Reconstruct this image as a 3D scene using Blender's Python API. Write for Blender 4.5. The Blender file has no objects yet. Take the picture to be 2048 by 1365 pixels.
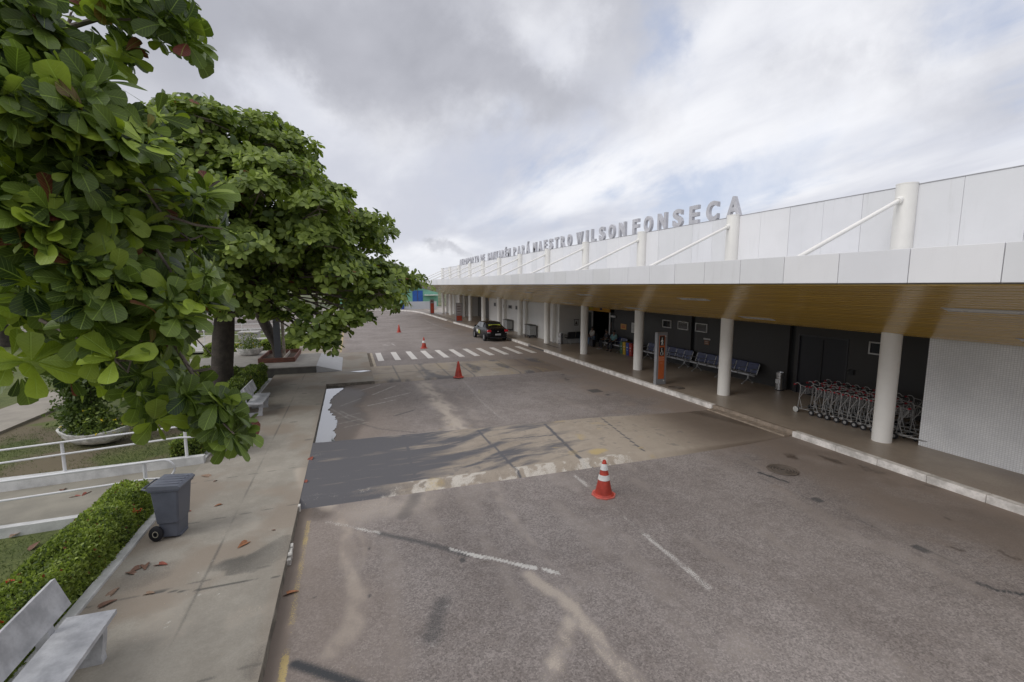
import bpy, bmesh, math, random
import numpy as np
from mathutils import Vector, Matrix, Euler
R = math.radians
scn = bpy.context.scene

# ---------------------------------------------------------------- camera, sky, sun, exposure
H = 4.3; PITCH = R(6.970); YAW = R(19.507); FPX = 913.69
cam = bpy.data.cameras.new('camera'); camo = bpy.data.objects.new('camera', cam)
scn.collection.objects.link(camo); scn.camera = camo
camo.location = (0, 0, H); camo.rotation_euler = (R(90) - PITCH, 0, -YAW)
cam.sensor_fit = 'HORIZONTAL'; cam.sensor_width = 36; cam.lens = 36 * FPX / 2048
cam.clip_start = 0.05; cam.clip_end = 4000
scn.view_settings.view_transform = 'Standard'; scn.view_settings.look = 'None'
scn.view_settings.exposure = 0.32; scn.view_settings.gamma = 1
SUN_EL, SUN_AZ = 38, 258      # azimuth clockwise from +Y
sd = Vector((math.sin(R(SUN_AZ)) * math.cos(R(SUN_EL)), math.cos(R(SUN_AZ)) * math.cos(R(SUN_EL)), math.sin(R(SUN_EL))))
sl = bpy.data.lights.new('sun', 'SUN'); sl.energy = 1.1; sl.angle = R(32); sl.color = (1, .97, .93)
so = bpy.data.objects.new('sun', sl); scn.collection.objects.link(so)
so.rotation_euler = (-sd).to_track_quat('-Z', 'Y').to_euler()

class NT:
    """small node-tree writer"""
    def __init__(s, tree): s.t = tree; s.n = tree.nodes; s.l = tree.links
    def add(s, typ, props=None, **ins):
        nd = s.n.new(typ)
        for k, v in (props or {}).items(): setattr(nd, k, v)
        for k, v in ins.items():
            k = k.replace('_', ' ')
            key = int(k[1:]) if k[0] == 'i' and k[1:].isdigit() else k
            s.set(nd.inputs[key], v)
        return nd
    def set(s, sock, v):
        if isinstance(v, bpy.types.NodeSocket): s.l.new(v, sock)
        elif isinstance(v, bpy.types.Node): s.l.new(v.outputs[0], sock)
        else:
            if hasattr(sock.default_value, '__len__') and not hasattr(v, '__len__'): v = (v,) * len(sock.default_value)
            if hasattr(v, '__len__') and len(v) == 3 and len(sock.default_value) == 4: v = (*v, 1)
            sock.default_value = v
    def m(s, op, a, b=None, c=None, clamp=False):
        nd = s.n.new('ShaderNodeMath'); nd.operation = op; nd.use_clamp = clamp
        s.set(nd.inputs[0], a)
        if b is not None: s.set(nd.inputs[1], b)
        if c is not None: s.set(nd.inputs[2], c)
        return nd.outputs[0]
    def mix(s, f, a, b, blend='MIX'):
        nd = s.n.new('ShaderNodeMix'); nd.data_type = 'RGBA'; nd.blend_type = blend
        s.set(nd.inputs[0], f); s.set(nd.inputs[6], a); s.set(nd.inputs[7], b); return nd.outputs[2]
    def noise(s, vec, scale, detail=4, rough=.55, dist=0.):
        nd = s.add('ShaderNodeTexNoise', Scale=scale, Detail=detail, Roughness=rough, Distortion=dist)
        if vec is not None: s.l.new(vec, nd.inputs['Vector'])
        return nd.outputs[0]
    def mapr(s, v, a, b, c=0., d=1., smooth=True):
        nd = s.add('ShaderNodeMapRange', {'interpolation_type': 'SMOOTHSTEP' if smooth else 'LINEAR'})
        s.set(nd.inputs[0], v)
        for i, q in enumerate((a, b, c, d)): nd.inputs[1 + i].default_value = q
        return nd.outputs[0]
    def mapping(s, vec, sc=(1, 1, 1), rot=(0, 0, 0), loc=(0, 0, 0)):
        nd = s.add('ShaderNodeMapping'); s.l.new(vec, nd.inputs[0])
        nd.inputs['Scale'].default_value = sc; nd.inputs['Rotation'].default_value = rot; nd.inputs['Location'].default_value = loc
        return nd.outputs[0]

world = bpy.data.worlds.new('World'); scn.world = world; world.use_nodes = True
w = NT(world.node_tree); w.n.clear()
tc = w.add('ShaderNodeTexCoord').outputs['Generated']
sx = w.add('ShaderNodeSeparateXYZ', i0=tc)
dx, dy, dz = sx.outputs
zz = w.m('ADD', w.m('MAXIMUM', dz, 0.0), 0.16)
cu, cv = w.m('DIVIDE', dx, zz), w.m('DIVIDE', dy, zz)
pl = w.add('ShaderNodeCombineXYZ', i0=cu, i1=cv, i2=0.3).outputs[0]
sky = w.add('ShaderNodeTexSky', {'sky_type': 'NISHITA', 'sun_disc': False, 'sun_elevation': R(SUN_EL), 'sun_rotation': R(SUN_AZ)})
bluesky = w.mix(.75, w.mix(1.0, sky.outputs[0], (0.10, 0.10, 0.10), 'MULTIPLY'), (.47, .55, .76))
n1 = w.noise(w.mapping(pl, (1.0, .8, 1), (0, 0, R(25)), (1.3, .4, 0)), .55, 7, .5, .35)
n2 = w.noise(w.mapping(pl, (1, .5, 1), (0, 0, R(-20)), (3.1, 1.7, 0)), 1.3, 8, .52, .3)
n3 = w.noise(w.mapping(pl, (1, .38, 1), (0, 0, R(-35)), (9, 4, 0)), 1.3, 8, .58, .2)
# azimuth to the right of +Y (0 at +Y, + to the right)
az = w.m('ARCTAN2', dx, dy)
el = w.m('ARCSINE', dz)
# billows and openings at fixed bearings in the sky, with ragged noise-warped edges
warp = w.add('ShaderNodeTexNoise', Scale=3.2, Detail=7, Roughness=.6); w.l.new(tc, warp.inputs['Vector'])
wc = w.add('ShaderNodeSeparateColor', i0=warp.outputs['Color'])
azw = w.m('ADD', az, w.m('MULTIPLY', w.m('SUBTRACT', wc.outputs[0], .5), .75)); elw = w.m('ADD', el, w.m('MULTIPLY', w.m('SUBTRACT', wc.outputs[1], .5), .42))
def dirof(u, v):
    x, y = (u - 1024) / FPX, (682.5 - v) / FPX
    X = math.sin(YAW) * math.cos(PITCH) + x * math.cos(YAW) + y * math.sin(PITCH) * math.sin(YAW); Y = math.cos(YAW) * math.cos(PITCH) - x * math.sin(YAW) + y * math.sin(PITCH) * math.cos(YAW)
    Z = -math.sin(PITCH) + y * math.cos(PITCH); return math.atan2(X, Y), math.atan2(Z, math.hypot(X, Y))
def blobs(L):
    tot = 0.
    for u, v, ru, rv, k in L:
        a, e = dirof(u, v); ra, re = ru / FPX * .8, rv / FPX * .85
        q = w.m('ADD', w.m('POWER', w.m('DIVIDE', w.m('SUBTRACT', azw, a), ra), 2.), w.m('POWER', w.m('DIVIDE', w.m('SUBTRACT', elw, e), re), 2.))
        tot = w.m('ADD', w.m('MULTIPLY', w.m('EXPONENT', w.m('MULTIPLY', q, -1.)), k), tot)
    return tot
deck = w.m('ADD', w.mapr(el, R(6), R(32), -.05, .42, False), w.m('MULTIPLY', w.m('SUBTRACT', n1, .5), 1.5))
deck = w.m('ADD', deck, w.m('MULTIPLY', w.m('SUBTRACT', n2, .5), .9))
deck = w.m('ADD', deck, blobs([(650, 50, 170, 70, .34), (820, 170, 190, 80, .46), (1080, 230, 230, 60, .36), (100, 100, 420, 220, .34), (1900, 170, 230, 90, .38), (850, 465, 60, 20, .8), (1250, 60, 200, 80, .2),
    (560, 250, 90, 150, -.55), (1500, 110, 200, 110, -.5), (1000, 390, 350, 70, -.35), (1750, 310, 320, 45, -.3), (1050, 90, 100, 60, -.35)]))
deckf = w.mapr(deck, -.10, .85)
white = w.mix(w.mapr(n2, .32, .66), (.62, .64, .72), (.93, .94, .98))
grey = w.mix(w.mapr(n2, .3, .68), (.37, .38, .43), (.57, .58, .64))
c = w.mix(deckf, white, grey)
gap = w.m('MULTIPLY', w.mapr(n3, .42, .60), w.m('MINIMUM', blobs([(1260, 365, 300, 55, 1.2), (1340, 30, 90, 70, 1.), (1500, 425, 200, 40, .9), (2040, 50, 100, 110, 1.), (1800, 400, 200, 60, .6), (1050, 300, 150, 30, .5)]), 1.))
c = w.mix(w.m('MULTIPLY', gap, .72), c, bluesky)
c = w.mix(w.mapr(el, R(7), R(-1)), c, (.80, .82, .87))
# bright zenith of an overcast sky
c = w.mix(w.mapr(el, R(40), R(62)), c, (1.1, 1.1, 1.14))
c = w.mix(w.mapr(el, R(-1), R(-6)), c, (.20, .19, .17))
bg = w.add('ShaderNodeBackground', Color=c, Strength=0.82)
w.add('ShaderNodeOutputWorld', Surface=bg.outputs[0])

# ---------------------------------------------------------------- picture measuring -> world points
_fw = np.array([math.sin(YAW) * math.cos(PITCH), math.cos(YAW) * math.cos(PITCH), -math.sin(PITCH)])
_rt = np.array([math.cos(YAW), -math.sin(YAW), 0]); _up = np.cross(_rt, _fw)
def _ray(u, v): return _fw * FPX + _rt * (u - 1024) + _up * (682.5 - v)
def gz(u, v, z=0.):
    d = _ray(u, v); return np.array([0, 0, H]) + d * (z - H) / d[2]
def gy(u, v, y):
    d = _ray(u, v); return np.array([0, 0, H]) + d * y / d[1]
def gd(u, v, D):
    d = _ray(u, v); return np.array([0, 0, H]) + d / np.linalg.norm(d) * D

# ---------------------------------------------------------------- materials
MATS = {}
def mat(name, col, rough=.6, var=.12, scale=3., bump=0., bscale=40., metal=0., spec=.5, col2=None, coat=0.):
    if name in MATS: return MATS[name]
    m = bpy.data.materials.new(name); m.use_nodes = True; t = NT(m.node_tree); t.n.clear()
    co = t.add('ShaderNodeTexCoord').outputs['Object']
    a = tuple(x * (1 - var) for x in col); b = tuple(min(1, x * (1 + var)) for x in (col2 or col))
    n = t.noise(co, scale, 6, .6)
    c = t.mix(t.mapr(n, .3, .7), a, b)
    fine = t.noise(co, bscale, 3, .6)
    c = t.mix(t.m('MULTIPLY', t.mapr(fine, .45, .75), var), c, tuple(x * .6 for x in col))
    bs = t.add('ShaderNodeBsdfPrincipled', Base_Color=c, Metallic=metal)
    t.set(bs.inputs['Roughness'], t.mapr(n, .3, .7, max(.02, rough - .07), min(1, rough + .07)))
    bs.inputs['Specular IOR Level'].default_value = spec
    if coat: bs.inputs['Coat Weight'].default_value = coat; bs.inputs['Coat Roughness'].default_value = .05
    if bump:
        bp = t.add('ShaderNodeBump', Strength=bump, Distance=.01, Height=fine); t.l.new(bp.outputs[0], bs.inputs['Normal'])
    t.add('ShaderNodeOutputMaterial', Surface=bs.outputs[0])
    MATS[name] = m; return m

def ground_mat(name, a, b, sand=(.33, .27, .21), tan=(.17, .13, .10), tar=(.055, .057, .06), white=(.60, .58, .54),
               yellow=(.50, .385, .16), rough=.85, speck=.5, speckscale=90., spec=.3, bump=.35):
    m = bpy.data.materials.new(name); m.use_nodes = True; t = NT(m.node_tree); t.n.clear()
    co = t.add('ShaderNodeTexCoord').outputs['Object']
    m1 = t.add('ShaderNodeAttribute', {'attribute_name': 'm1'}); m2 = t.add('ShaderNodeAttribute', {'attribute_name': 'm2'})
    s1 = t.add('ShaderNodeSeparateColor', i0=m1.outputs['Color']); s2 = t.add('ShaderNodeSeparateColor', i0=m2.outputs['Color'])
    big = t.noise(co, .45, 5, .6); mid = t.noise(co, 4., 5, .6)
    fine = t.noise(co, speckscale, 2, .7)
    c = t.mix(t.mapr(t.m('ADD', t.m('MULTIPLY', big, .65), t.m('MULTIPLY', mid, .35)), .36, .64), a, b)
    vor = t.add('ShaderNodeTexVoronoi', {'feature': 'F1'}, Scale=speckscale * .8); t.l.new(co, vor.inputs[0])
    vs = t.add('ShaderNodeSeparateColor', i0=vor.outputs['Color'])
    g = t.m('ADD', t.m('MULTIPLY', t.m('SUBTRACT', fine, .5), speck * 1.8), t.m('MULTIPLY', t.m('SUBTRACT', vs.outputs[0], .5), speck * .7))
    c = t.mix(1.0, c, t.add('ShaderNodeCombineColor', i0=t.m('ADD', g, 1.), i1=t.m('ADD', g, 1.), i2=t.m('ADD', g, 1.)).outputs[0], 'MULTIPLY')
    def f(v, amp=.9, k=1.6):   # broken-up mask
        return t.m('MULTIPLY', t.m('SUBTRACT', v, t.m('MULTIPLY', t.m('SUBTRACT', fine, .32), amp)), k, clamp=True)
    grain0 = t.m('ADD', .5, t.m('ADD', t.m('MULTIPLY', t.m('SUBTRACT', fine, .5), 2.2), t.m('MULTIPLY', t.m('SUBTRACT', vs.outputs[0], .5), .5)))
    c = t.mix(t.m('MULTIPLY', t.m('SUBTRACT', t.m('MULTIPLY', s1.outputs[0], 1.5), t.m('MULTIPLY', grain0, .72)), 1.5, clamp=True), c, sand)
    c = t.mix(f(s2.outputs[0], .5), c, tan)
    c = t.mix(f(s2.outputs[1], .5), c, tar)
    grain = t.m('ADD', .5, t.m('ADD', t.m('MULTIPLY', t.m('SUBTRACT', fine, .5), 2.4), t.m('MULTIPLY', t.m('SUBTRACT', mid, .5), 1.0)))
    def pf(v): return t.m('MULTIPLY', t.m('SUBTRACT', t.m('MULTIPLY', v, 1.12), grain), 2.2, clamp=True)
    c = t.mix(t.m('MULTIPLY', pf(s1.outputs[2]), .88), c, white)
    c = t.mix(t.m('MULTIPLY', pf(s2.outputs[2]), .85), c, yellow)
    wet = s1.outputs[1]
    c = t.mix(wet, c, t.mix(1.0, c, (.42, .40, .38), 'MULTIPLY'))
    bs = t.add('ShaderNodeBsdfPrincipled', Base_Color=c)
    t.set(bs.inputs['Roughness'], t.m('SUBTRACT', rough, t.m('MULTIPLY', wet, rough * .55)))
    bs.inputs['Specular IOR Level'].default_value = spec
    bp = t.add('ShaderNodeBump', Strength=bump, Distance=.006, Height=t.m('ADD', fine, t.m('MULTIPLY', mid, 1.5))); t.l.new(bp.outputs[0], bs.inputs['Normal'])
    t.add('ShaderNodeOutputMaterial', Surface=bs.outputs[0]); return m

def leaf_mat(name, c0, c1, c2, red=(.16, .035, .02), veins=False, rough=.45, trans=.25):
    """colour picked by the per-leaf 'tint' attribute: r = dark..light, g = young yellow-green, b = reddish"""
    m = bpy.data.materials.new(name); m.use_nodes = True; t = NT(m.node_tree); t.n.clear()
    at = t.add('ShaderNodeAttribute', {'attribute_name': 'tint'}); s = t.add('ShaderNodeSeparateColor', i0=at.outputs['Color'])
    c = t.mix(s.outputs[0], c0, c1); c = t.mix(s.outputs[1], c, c2); c = t.mix(s.outputs[2], c, red)
    co = t.add('ShaderNodeTexCoord').outputs['Object']
    n = t.noise(co, 14, 3, .6)
    c = t.mix(t.mapr(n, .35, .75, 0, .4), c, t.mix(1.0, c, (.6, .62, .5), 'MULTIPLY'))
    nrm = None
    if veins:
        uv = t.add('ShaderNodeUVMap', {'uv_map': 'UVMap'}).outputs[0]
        su = t.add('ShaderNodeSeparateXYZ', i0=uv)
        ax = t.m('ABSOLUTE', t.m('SUBTRACT', su.outputs[1], .5))
        mid = t.mapr(ax, .035, .01)
        ph = t.m('FRACT', t.m('MULTIPLY', t.m('SUBTRACT', su.outputs[0], t.m('MULTIPLY', ax, .55)), 9.))
        side = t.mapr(t.m('ABSOLUTE', t.m('SUBTRACT', ph, .5)), .10, .02)
        v = t.m('MAXIMUM', mid, t.m('MULTIPLY', side, .45))
        c = t.mix(t.m('MULTIPLY', v, .5), c, tuple(min(1, x * 1.7 + .02) for x in c1))
        nrm = t.add('ShaderNodeBump', Strength=.5, Distance=.006, Height=t.m('SUBTRACT', t.m('MULTIPLY', n, .6), v)).outputs[0]
    bs = t.add('ShaderNodeBsdfPrincipled', Base_Color=c, Roughness=rough); bs.inputs['Specular IOR Level'].default_value = .35
    if nrm: t.l.new(nrm, bs.inputs['Normal'])
    tr = t.add('ShaderNodeBsdfTranslucent', Color=t.mix(1.0, c, (1.5, 1.6, .8), 'MULTIPLY'))
    mx = t.add('ShaderNodeMixShader', i0=trans, i1=bs.outputs[0], i2=tr.outputs[0])
    t.add('ShaderNodeOutputMaterial', Surface=mx.outputs[0]); return m

def glass_mat(name, col=(.02, .025, .03), rough=.04):
    return mat(name, col, rough, .05, 2, spec=.6)

# ---------------------------------------------------------------- mesh helpers
class MB:
    def __init__(s): s.v = []; s.f = []; s.mi = []; s.M = Matrix(); s.k = 0
    def add(s, vs, fs):
        o = len(s.v); s.v += [tuple(s.M @ Vector(p)) for p in vs]
        s.f += [tuple(o + i for i in f) for f in fs]; s.mi += [s.k] * len(fs); return s
    def box(s, x0, x1, y0, y1, z0, z1, b=0.):
        if b <= 0:
            vs = [(x, y, z) for z in (z0, z1) for y in (y0, y1) for x in (x0, x1)]
            return s.add(vs, [(0, 2, 3, 1), (4, 5, 7, 6), (0, 1, 5, 4), (2, 6, 7, 3), (0, 4, 6, 2), (1, 3, 7, 5)])
        b = min(b, (x1 - x0) * .49, (y1 - y0) * .49, (z1 - z0) * .49)
        bm = bmesh.new(); bmesh.ops.create_cube(bm, size=1)
        for q in bm.verts: q.co = Vector(((x0 + x1) / 2 + q.co.x * (x1 - x0), (y0 + y1) / 2 + q.co.y * (y1 - y0), (z0 + z1) / 2 + q.co.z * (z1 - z0)))
        bmesh.ops.bevel(bm, geom=list(bm.edges), offset=b, segments=2, affect='EDGES', profile=.6)
        bm.verts.index_update(); r = s.add([q.co.copy() for q in bm.verts], [[q.index for q in f.verts] for f in bm.faces]); bm.free(); return r
    def prism(s, poly, z0, z1, axis='z'):
        n = len(poly)
        def P(a, b, c): return {'z': (a, b, c), 'y': (a, c, b), 'x': (c, a, b)}[axis]
        vs = [P(a, b, z0) for a, b in poly] + [P(a, b, z1) for a, b in poly]
        return s.add(vs, [tuple(range(n))[::-1], tuple(range(n, 2 * n))] + [(i, (i + 1) % n, n + (i + 1) % n, n + i) for i in range(n)])
    def tube(s, pts, r, n=6, caps=True):
        pts = [Vector(p) for p in pts]; rs = r if hasattr(r, '__len__') else [r] * len(pts)
        vs = []; fs = []; ref = None
        for i, p in enumerate(pts):
            d = (pts[min(i + 1, len(pts) - 1)] - pts[max(i - 1, 0)]).normalized()
            if ref is None: ref = Vector((0, 0, 1)) if abs(d.z) < .9 else Vector((1, 0, 0))
            a = d.cross(ref).normalized(); b = d.cross(a).normalized(); ref = -b if False else ref
            if a.length < .1: a = Vector((1, 0, 0))
            for k in range(n):
                t = 2 * math.pi * k / n; vs.append(p + (a * math.cos(t) + b * math.sin(t)) * rs[i])
        for i in range(len(pts) - 1):
            for k in range(n): fs.append((i * n + k, i * n + (k + 1) % n, (i + 1) * n + (k + 1) % n, (i + 1) * n + k))
        if caps: fs += [tuple(range(n))[::-1], tuple((len(pts) - 1) * n + k for k in range(n))]
        return s.add(vs, fs)
    def lathe(s, prof, n=24, cx=0, cy=0, caps=False):
        vs = []; fs = []
        for r, z in prof:
            for k in range(n): t = 2 * math.pi * k / n; vs.append((cx + r * math.cos(t), cy + r * math.sin(t), z))
        for i in range(len(prof) - 1):
            for k in range(n): fs.append((i * n + k, i * n + (k + 1) % n, (i + 1) * n + (k + 1) % n, (i + 1) * n + k))
        if caps: fs += [tuple(range(n))[::-1], tuple((len(prof) - 1) * n + k for k in range(n))]
        return s.add(vs, fs)
    def build(s, name, m=None, parent=None, smooth=False):
        me = bpy.data.meshes.new(name); me.from_pydata(s.v, [], s.f); me.update()
        for q in (m if isinstance(m, (list, tuple)) else [m]):
            if q: me.materials.append(q)
        if any(s.mi): me.polygons.foreach_set('material_index', s.mi)
        bm = bmesh.new(); bm.from_mesh(me); bmesh.ops.recalc_face_normals(bm, faces=bm.faces); bm.to_mesh(me); bm.free()
        if smooth:
            me.polygons.foreach_set('use_smooth', [True] * len(me.polygons))
            try: me.set_sharp_from_angle(angle=R(40))
            except Exception: pass
        o = bpy.data.objects.new(name, me); scn.collection.objects.link(o)
        if parent: o.parent = parent
        return o
def tag(o, label=None, cat=None, group=None, kind=None):
    if label: o['label'] = label
    if cat: o['category'] = cat
    if group: o['group'] = group
    if kind: o['kind'] = kind
    return o
def empty(name, label, cat, loc=(0, 0, 0), rz=0., group=None):
    o = bpy.data.objects.new(name, None); scn.collection.objects.link(o); o.empty_display_size = .2
    o.location = loc; o.rotation_euler = (0, 0, rz); return tag(o, label, cat, group)
def copy_tree(o, parent=None):
    c = o.copy(); scn.collection.objects.link(c)
    if parent: c.parent = parent
    for ch in list(o.children): copy_tree(ch, c)
    return c
def struct(name, mb, m, smooth=False): return tag(mb.build(name, m, None, smooth), kind='structure')

def mesh_np(name, V, Fc, m, attrs=None, parent=None, uv=None, smooth=False):
    """fast mesh from numpy: V (n,3), Fc (k,4) or (k,3)"""
    me = bpy.data.meshes.new(name); n = len(V); k, q = Fc.shape
    me.vertices.add(n); me.vertices.foreach_set('co', np.asarray(V, np.float32).ravel())
    me.loops.add(k * q); me.loops.foreach_set('vertex_index', np.asarray(Fc, np.int32).ravel())
    me.polygons.add(k); me.polygons.foreach_set('loop_start', np.arange(0, k * q, q, dtype=np.int32))
    if uv is not None:
        l = me.uv_layers.new(name='UVMap'); l.data.foreach_set('uv', np.asarray(uv, np.float32)[Fc.ravel()].ravel())
    for an, A in (attrs or {}).items():
        a = me.attributes.new(an, 'FLOAT_COLOR', 'POINT'); B = np.ones((n, 4), np.float32); B[:, :A.shape[1]] = A
        a.data.foreach_set('color', B.ravel())
    me.update(); me.validate()
    if smooth: me.polygons.foreach_set('use_smooth', [True] * k)
    me.materials.append(m)
    o = bpy.data.objects.new(name, me); scn.collection.objects.link(o)
    if parent: o.parent = parent
    return o

# numpy noise
def _h(i, j, s): 
    a = (i * 374761393 + j * 668265263 + s * 974634777) & 0xffffffff
    a = ((a ^ (a >> 13)) * 1274126177) & 0xffffffff
    return ((a ^ (a >> 16)) & 0xffffff) / float(0xffffff)
def vnoise(x, y, s=0):
    i = np.floor(x).astype(np.int64); j = np.floor(y).astype(np.int64); u = x - i; v = y - j
    u = u * u * (3 - 2 * u); v = v * v * (3 - 2 * v)
    return (_h(i, j, s) * (1 - u) + _h(i + 1, j, s) * u) * (1 - v) + (_h(i, j + 1, s) * (1 - u) + _h(i + 1, j + 1, s) * u) * v
def fbm(x, y, sc=1., o=4, s=0):
    r = 0; a = .5; t = 0
    for k in range(o): r = r + a * vnoise(x * sc, y * sc, s + k); t += a; a *= .5; sc *= 2.1
    return r / t
def sstep(x, a, b): t = np.clip((x - a) / (b - a), 0, 1); return t * t * (3 - 2 * t)
def seg_d(x, y, P):
    d = np.full(x.shape, 1e9)
    for (a, b), (c, e) in zip(P[:-1], P[1:]):
        L = (c - a) ** 2 + (e - b) ** 2 + 1e-9; t = np.clip(((x - a) * (c - a) + (y - b) * (e - b)) / L, 0, 1)
        d = np.minimum(d, np.hypot(x - a - t * (c - a), y - b - t * (e - b)))
    return d
def px(*pts, z=0.): return [tuple(gz(u, v, z)[:2]) for u, v in pts]
def inpoly(x, y, P):
    r = np.zeros(x.shape, bool)
    for (a, b), (c, e) in zip(P, P[1:] + P[:1]):
        r ^= ((b > y) != (e > y)) & (x < (c - a) * (y - b) / (e - b + 1e-12) + a)
    return r
def softpoly(x, y, P, r=.06, n=9, s=0):
    g_ = np.random.default_rng(s); t = 0.
    for k in range(n):
        a = g_.random() * 6.28; q = r * math.sqrt(g_.random()); t = t + inpoly(x + q * math.cos(a), y + q * math.sin(a), P)
    return t / n
def grid(name, xs, ys, zf, mf, m, keep=None):
    X, Y = np.meshgrid(xs, ys); Z = zf(X, Y); nx, ny = len(xs), len(ys)
    V = np.stack([X, Y, Z], -1).reshape(-1, 3)
    I = np.arange(nx * ny).reshape(ny, nx)
    Fc = np.stack([I[:-1, :-1], I[:-1, 1:], I[1:, 1:], I[1:, :-1]], -1).reshape(-1, 4)
    if keep is not None:
        cxm = (X[:-1, :-1] + X[1:, 1:]) / 2; cym = (Y[:-1, :-1] + Y[1:, 1:]) / 2
        Fc = Fc[keep(cxm, cym).ravel()]
    A = mf(X, Y); return tag(mesh_np(name, V, Fc, m, {'m1': A[0].reshape(-1, 3), 'm2': A[1].reshape(-1, 3)}, smooth=True), kind='structure')

random.seed(7); rng = np.random.default_rng(11)

# ---------------------------------------------------------------- ground, road, pavements
XL, XK = -1.08, 11.77          # left kerb, right kerb
WZ = .12                       # pavement level
asph = ground_mat('asphalt', (.190, .164, .150), (.260, .230, .214), sand=(.42, .365, .31), tan=(.245, .20, .168), speck=.75, speckscale=52)
conc = ground_mat('pavement_concrete', (.255, .232, .195), (.335, .308, .262), sand=(.40, .35, .29), tan=(.255, .21, .165), tar=(.10, .095, .085), speck=.14, speckscale=60, rough=.8, bump=.2)

def road_masks(X, Y):
    n1 = fbm(X, Y, 1.3, 5, 3); n2 = fbm(X * 2.2, Y * .7, 1.1, 5, 9); nf = fbm(X, Y, 9., 3, 21); nj = fbm(X, Y, 3.5, 4, 40)
    def line(P, w, soft=.6, wob=.12, s=0):
        j = (fbm(X, Y, 1.2, 3, 60 + s) - .5) * wob * 2 + (fbm(X, Y, 7, 2, 70 + s) - .5) * wob * .5
        return sstep(seg_d(X + j, Y + j * .7, P), w * (1 + soft), w * (1 - soft))
    sand = np.zeros(X.shape)
    def S(P, w, k, s): 
        global _
        return line(P, w, .9, .16, s) * k * (.45 + .55 * sstep(fbm(X * 2.6 + Y * .5, Y * 1.1, 2.4, 5, 640 + s), .24, .62)) * 1.22
    sand = np.maximum(sand, S(px((640, 1010), (690, 1060), (706, 1120), (714, 1200), (700, 1260), (672, 1300)), .13, .62, 1))
    sand = np.maximum(sand, S(px((700, 1010), (722, 1070), (730, 1140)), .07, .30, 2))
    sand = np.maximum(sand, S(px((1060, 1150), (1120, 1200), (1160, 1240), (1230, 1320), (1300, 1400)), .12, .60, 3))
    sand = np.maximum(sand, S(px((1150, 1230), (1125, 1290), (1090, 1365)), .11, .55, 4))
    sand = np.maximum(sand, S(px((985, 965), (1025, 1030), (1060, 1090), (1150, 1200)), .13, .30, 5))
    sand = np.maximum(sand, S(px((1300, 1180), (1380, 1250), (1430, 1330)), .20, .22, 6))
    sand = np.maximum(sand, S(px((845, 765), (875, 805), (905, 835), (915, 862)), .38, .55, 7))
    sand = np.maximum(sand, S(px((880, 770), (930, 800), (960, 850)), .2, .25, 8))
    sand = np.maximum(sand, line(px((640, 1045), (760, 1010), (840, 1000)), .55, .9, .3, 9) * .45 * sstep(n1, .3, .6))
    sand = np.maximum(sand, line(px((700, 880), (900, 880)), .3, .9, .3, 10) * .25)
    sand = np.maximum(sand, sstep(n2, .48, .72) * .26 * sstep(Y, 60, 4))
    sand = np.maximum(sand, line(px((1390, 970), (1560, 1060), (1800, 1200)), .35, .9, .3, 11) * .16)
    # brownish silt towards the right kerb and in the left gutter
    tan = sstep(X + (n1 - .5) * 4.5, 8.2, 11.2) * (.40 + .5 * fbm(X, Y * .5, 1.2, 4, 808))
    tan = np.maximum(tan, sstep(X, XL + .36, XL + .12) * (Y < 9.6) * .85)
    tan = np.maximum(tan, sstep(X + (n1 - .5) * 1.0, .9, -.4) * sstep(Y, 9.9, 8.6) * .4)
    tan = np.maximum(tan, line(px((955, 690), (1000, 735)), 1.0, .9, .8, 12) * .5)
    tan = np.maximum(tan, sstep(Y, 24.5, 23) * sstep(Y, 12, 13.5) * sstep(X, 3.2, -.6) * .6)
    tan = np.maximum(tan, sstep(X + (n1 - .5) * 1.2, .2, -.9) * sstep(Y, 30, 31) * .65)
    # wet margins round the puddle
    wet = np.zeros(X.shape)
    P = px((655, 768), (700, 772), (735, 788), (716, 812), (738, 838), (716, 862), (712, 892), (620, 895), (600, 800))
    wj = .45 * (nj - .5)
    wet = softpoly(X + wj, Y + wj * 2, P, .22, 14) * .85
    wet = np.maximum(wet, sstep(seg_d(X, Y, px((608, 1022), (640, 1030))), .35, .1) * .6)
    wet = np.maximum(wet, sstep(X + .2 * (nj - .5), XL + .30, XL + .08) * sstep(Y, 9.3, 9.0) * .55)
    for (u, v, r) in [(1880, 905, .13), (1905, 925, .10), (1888, 938, .08), (1700, 900, .14), (1865, 975, .06), (1740, 940, .09), (1900, 1040, .05), (2010, 1110, .05), (1660, 920, .1), (1920, 1100, .04), (1580, 912, .08)]:
        a, b = px((u, v))[0]; wet = np.maximum(wet, sstep(np.hypot(X - a + .3 * (nf - .5), (Y - b) * .6 + .3 * (nj - .5)), r * 2.1, r * .7) * .95)
    a, b = px((1700, 925))[0]
    wet = np.maximum(wet, sstep(X, 8.0, 11.4) * sstep(Y, 12.5, 8) * .30 * sstep(n1, .3, .6))
    # worn white paint
    wh = np.zeros(X.shape)
    for (ya, yb, k) in ((8.25, 8.95, .6), (7.1, 7.45, .35), (6.2, 7.0, .35), (4.7, 6.35, .62), (4.0, 4.6, .25), (20.0, 13.2, .28)):
        lo, hi = min(ya, yb), max(ya, yb)
        wh = np.maximum(wh, sstep(np.abs(X - 4.68 + .03 * (nj - .5)), .065, .04) * sstep(Y, lo, lo + .05) * sstep(Y, hi, hi - .05) * k)
    wj2 = .035 * (nj - .5)
    D = seg_d(X + wj2, Y + wj2, px((655, 1045), (745, 1063), (900, 1100), (1120, 1147)))
    wx = (X + .2) / 3.
    wh = np.maximum(wh, sstep(D, .055, .04) * np.where((wx > .52) & (wx < .92) | (wx > .93), 1.1, np.where(wx < .18, .55, .15)) * (X < 2.83) * (.75 + .4 * (nj > .47)))
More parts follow.
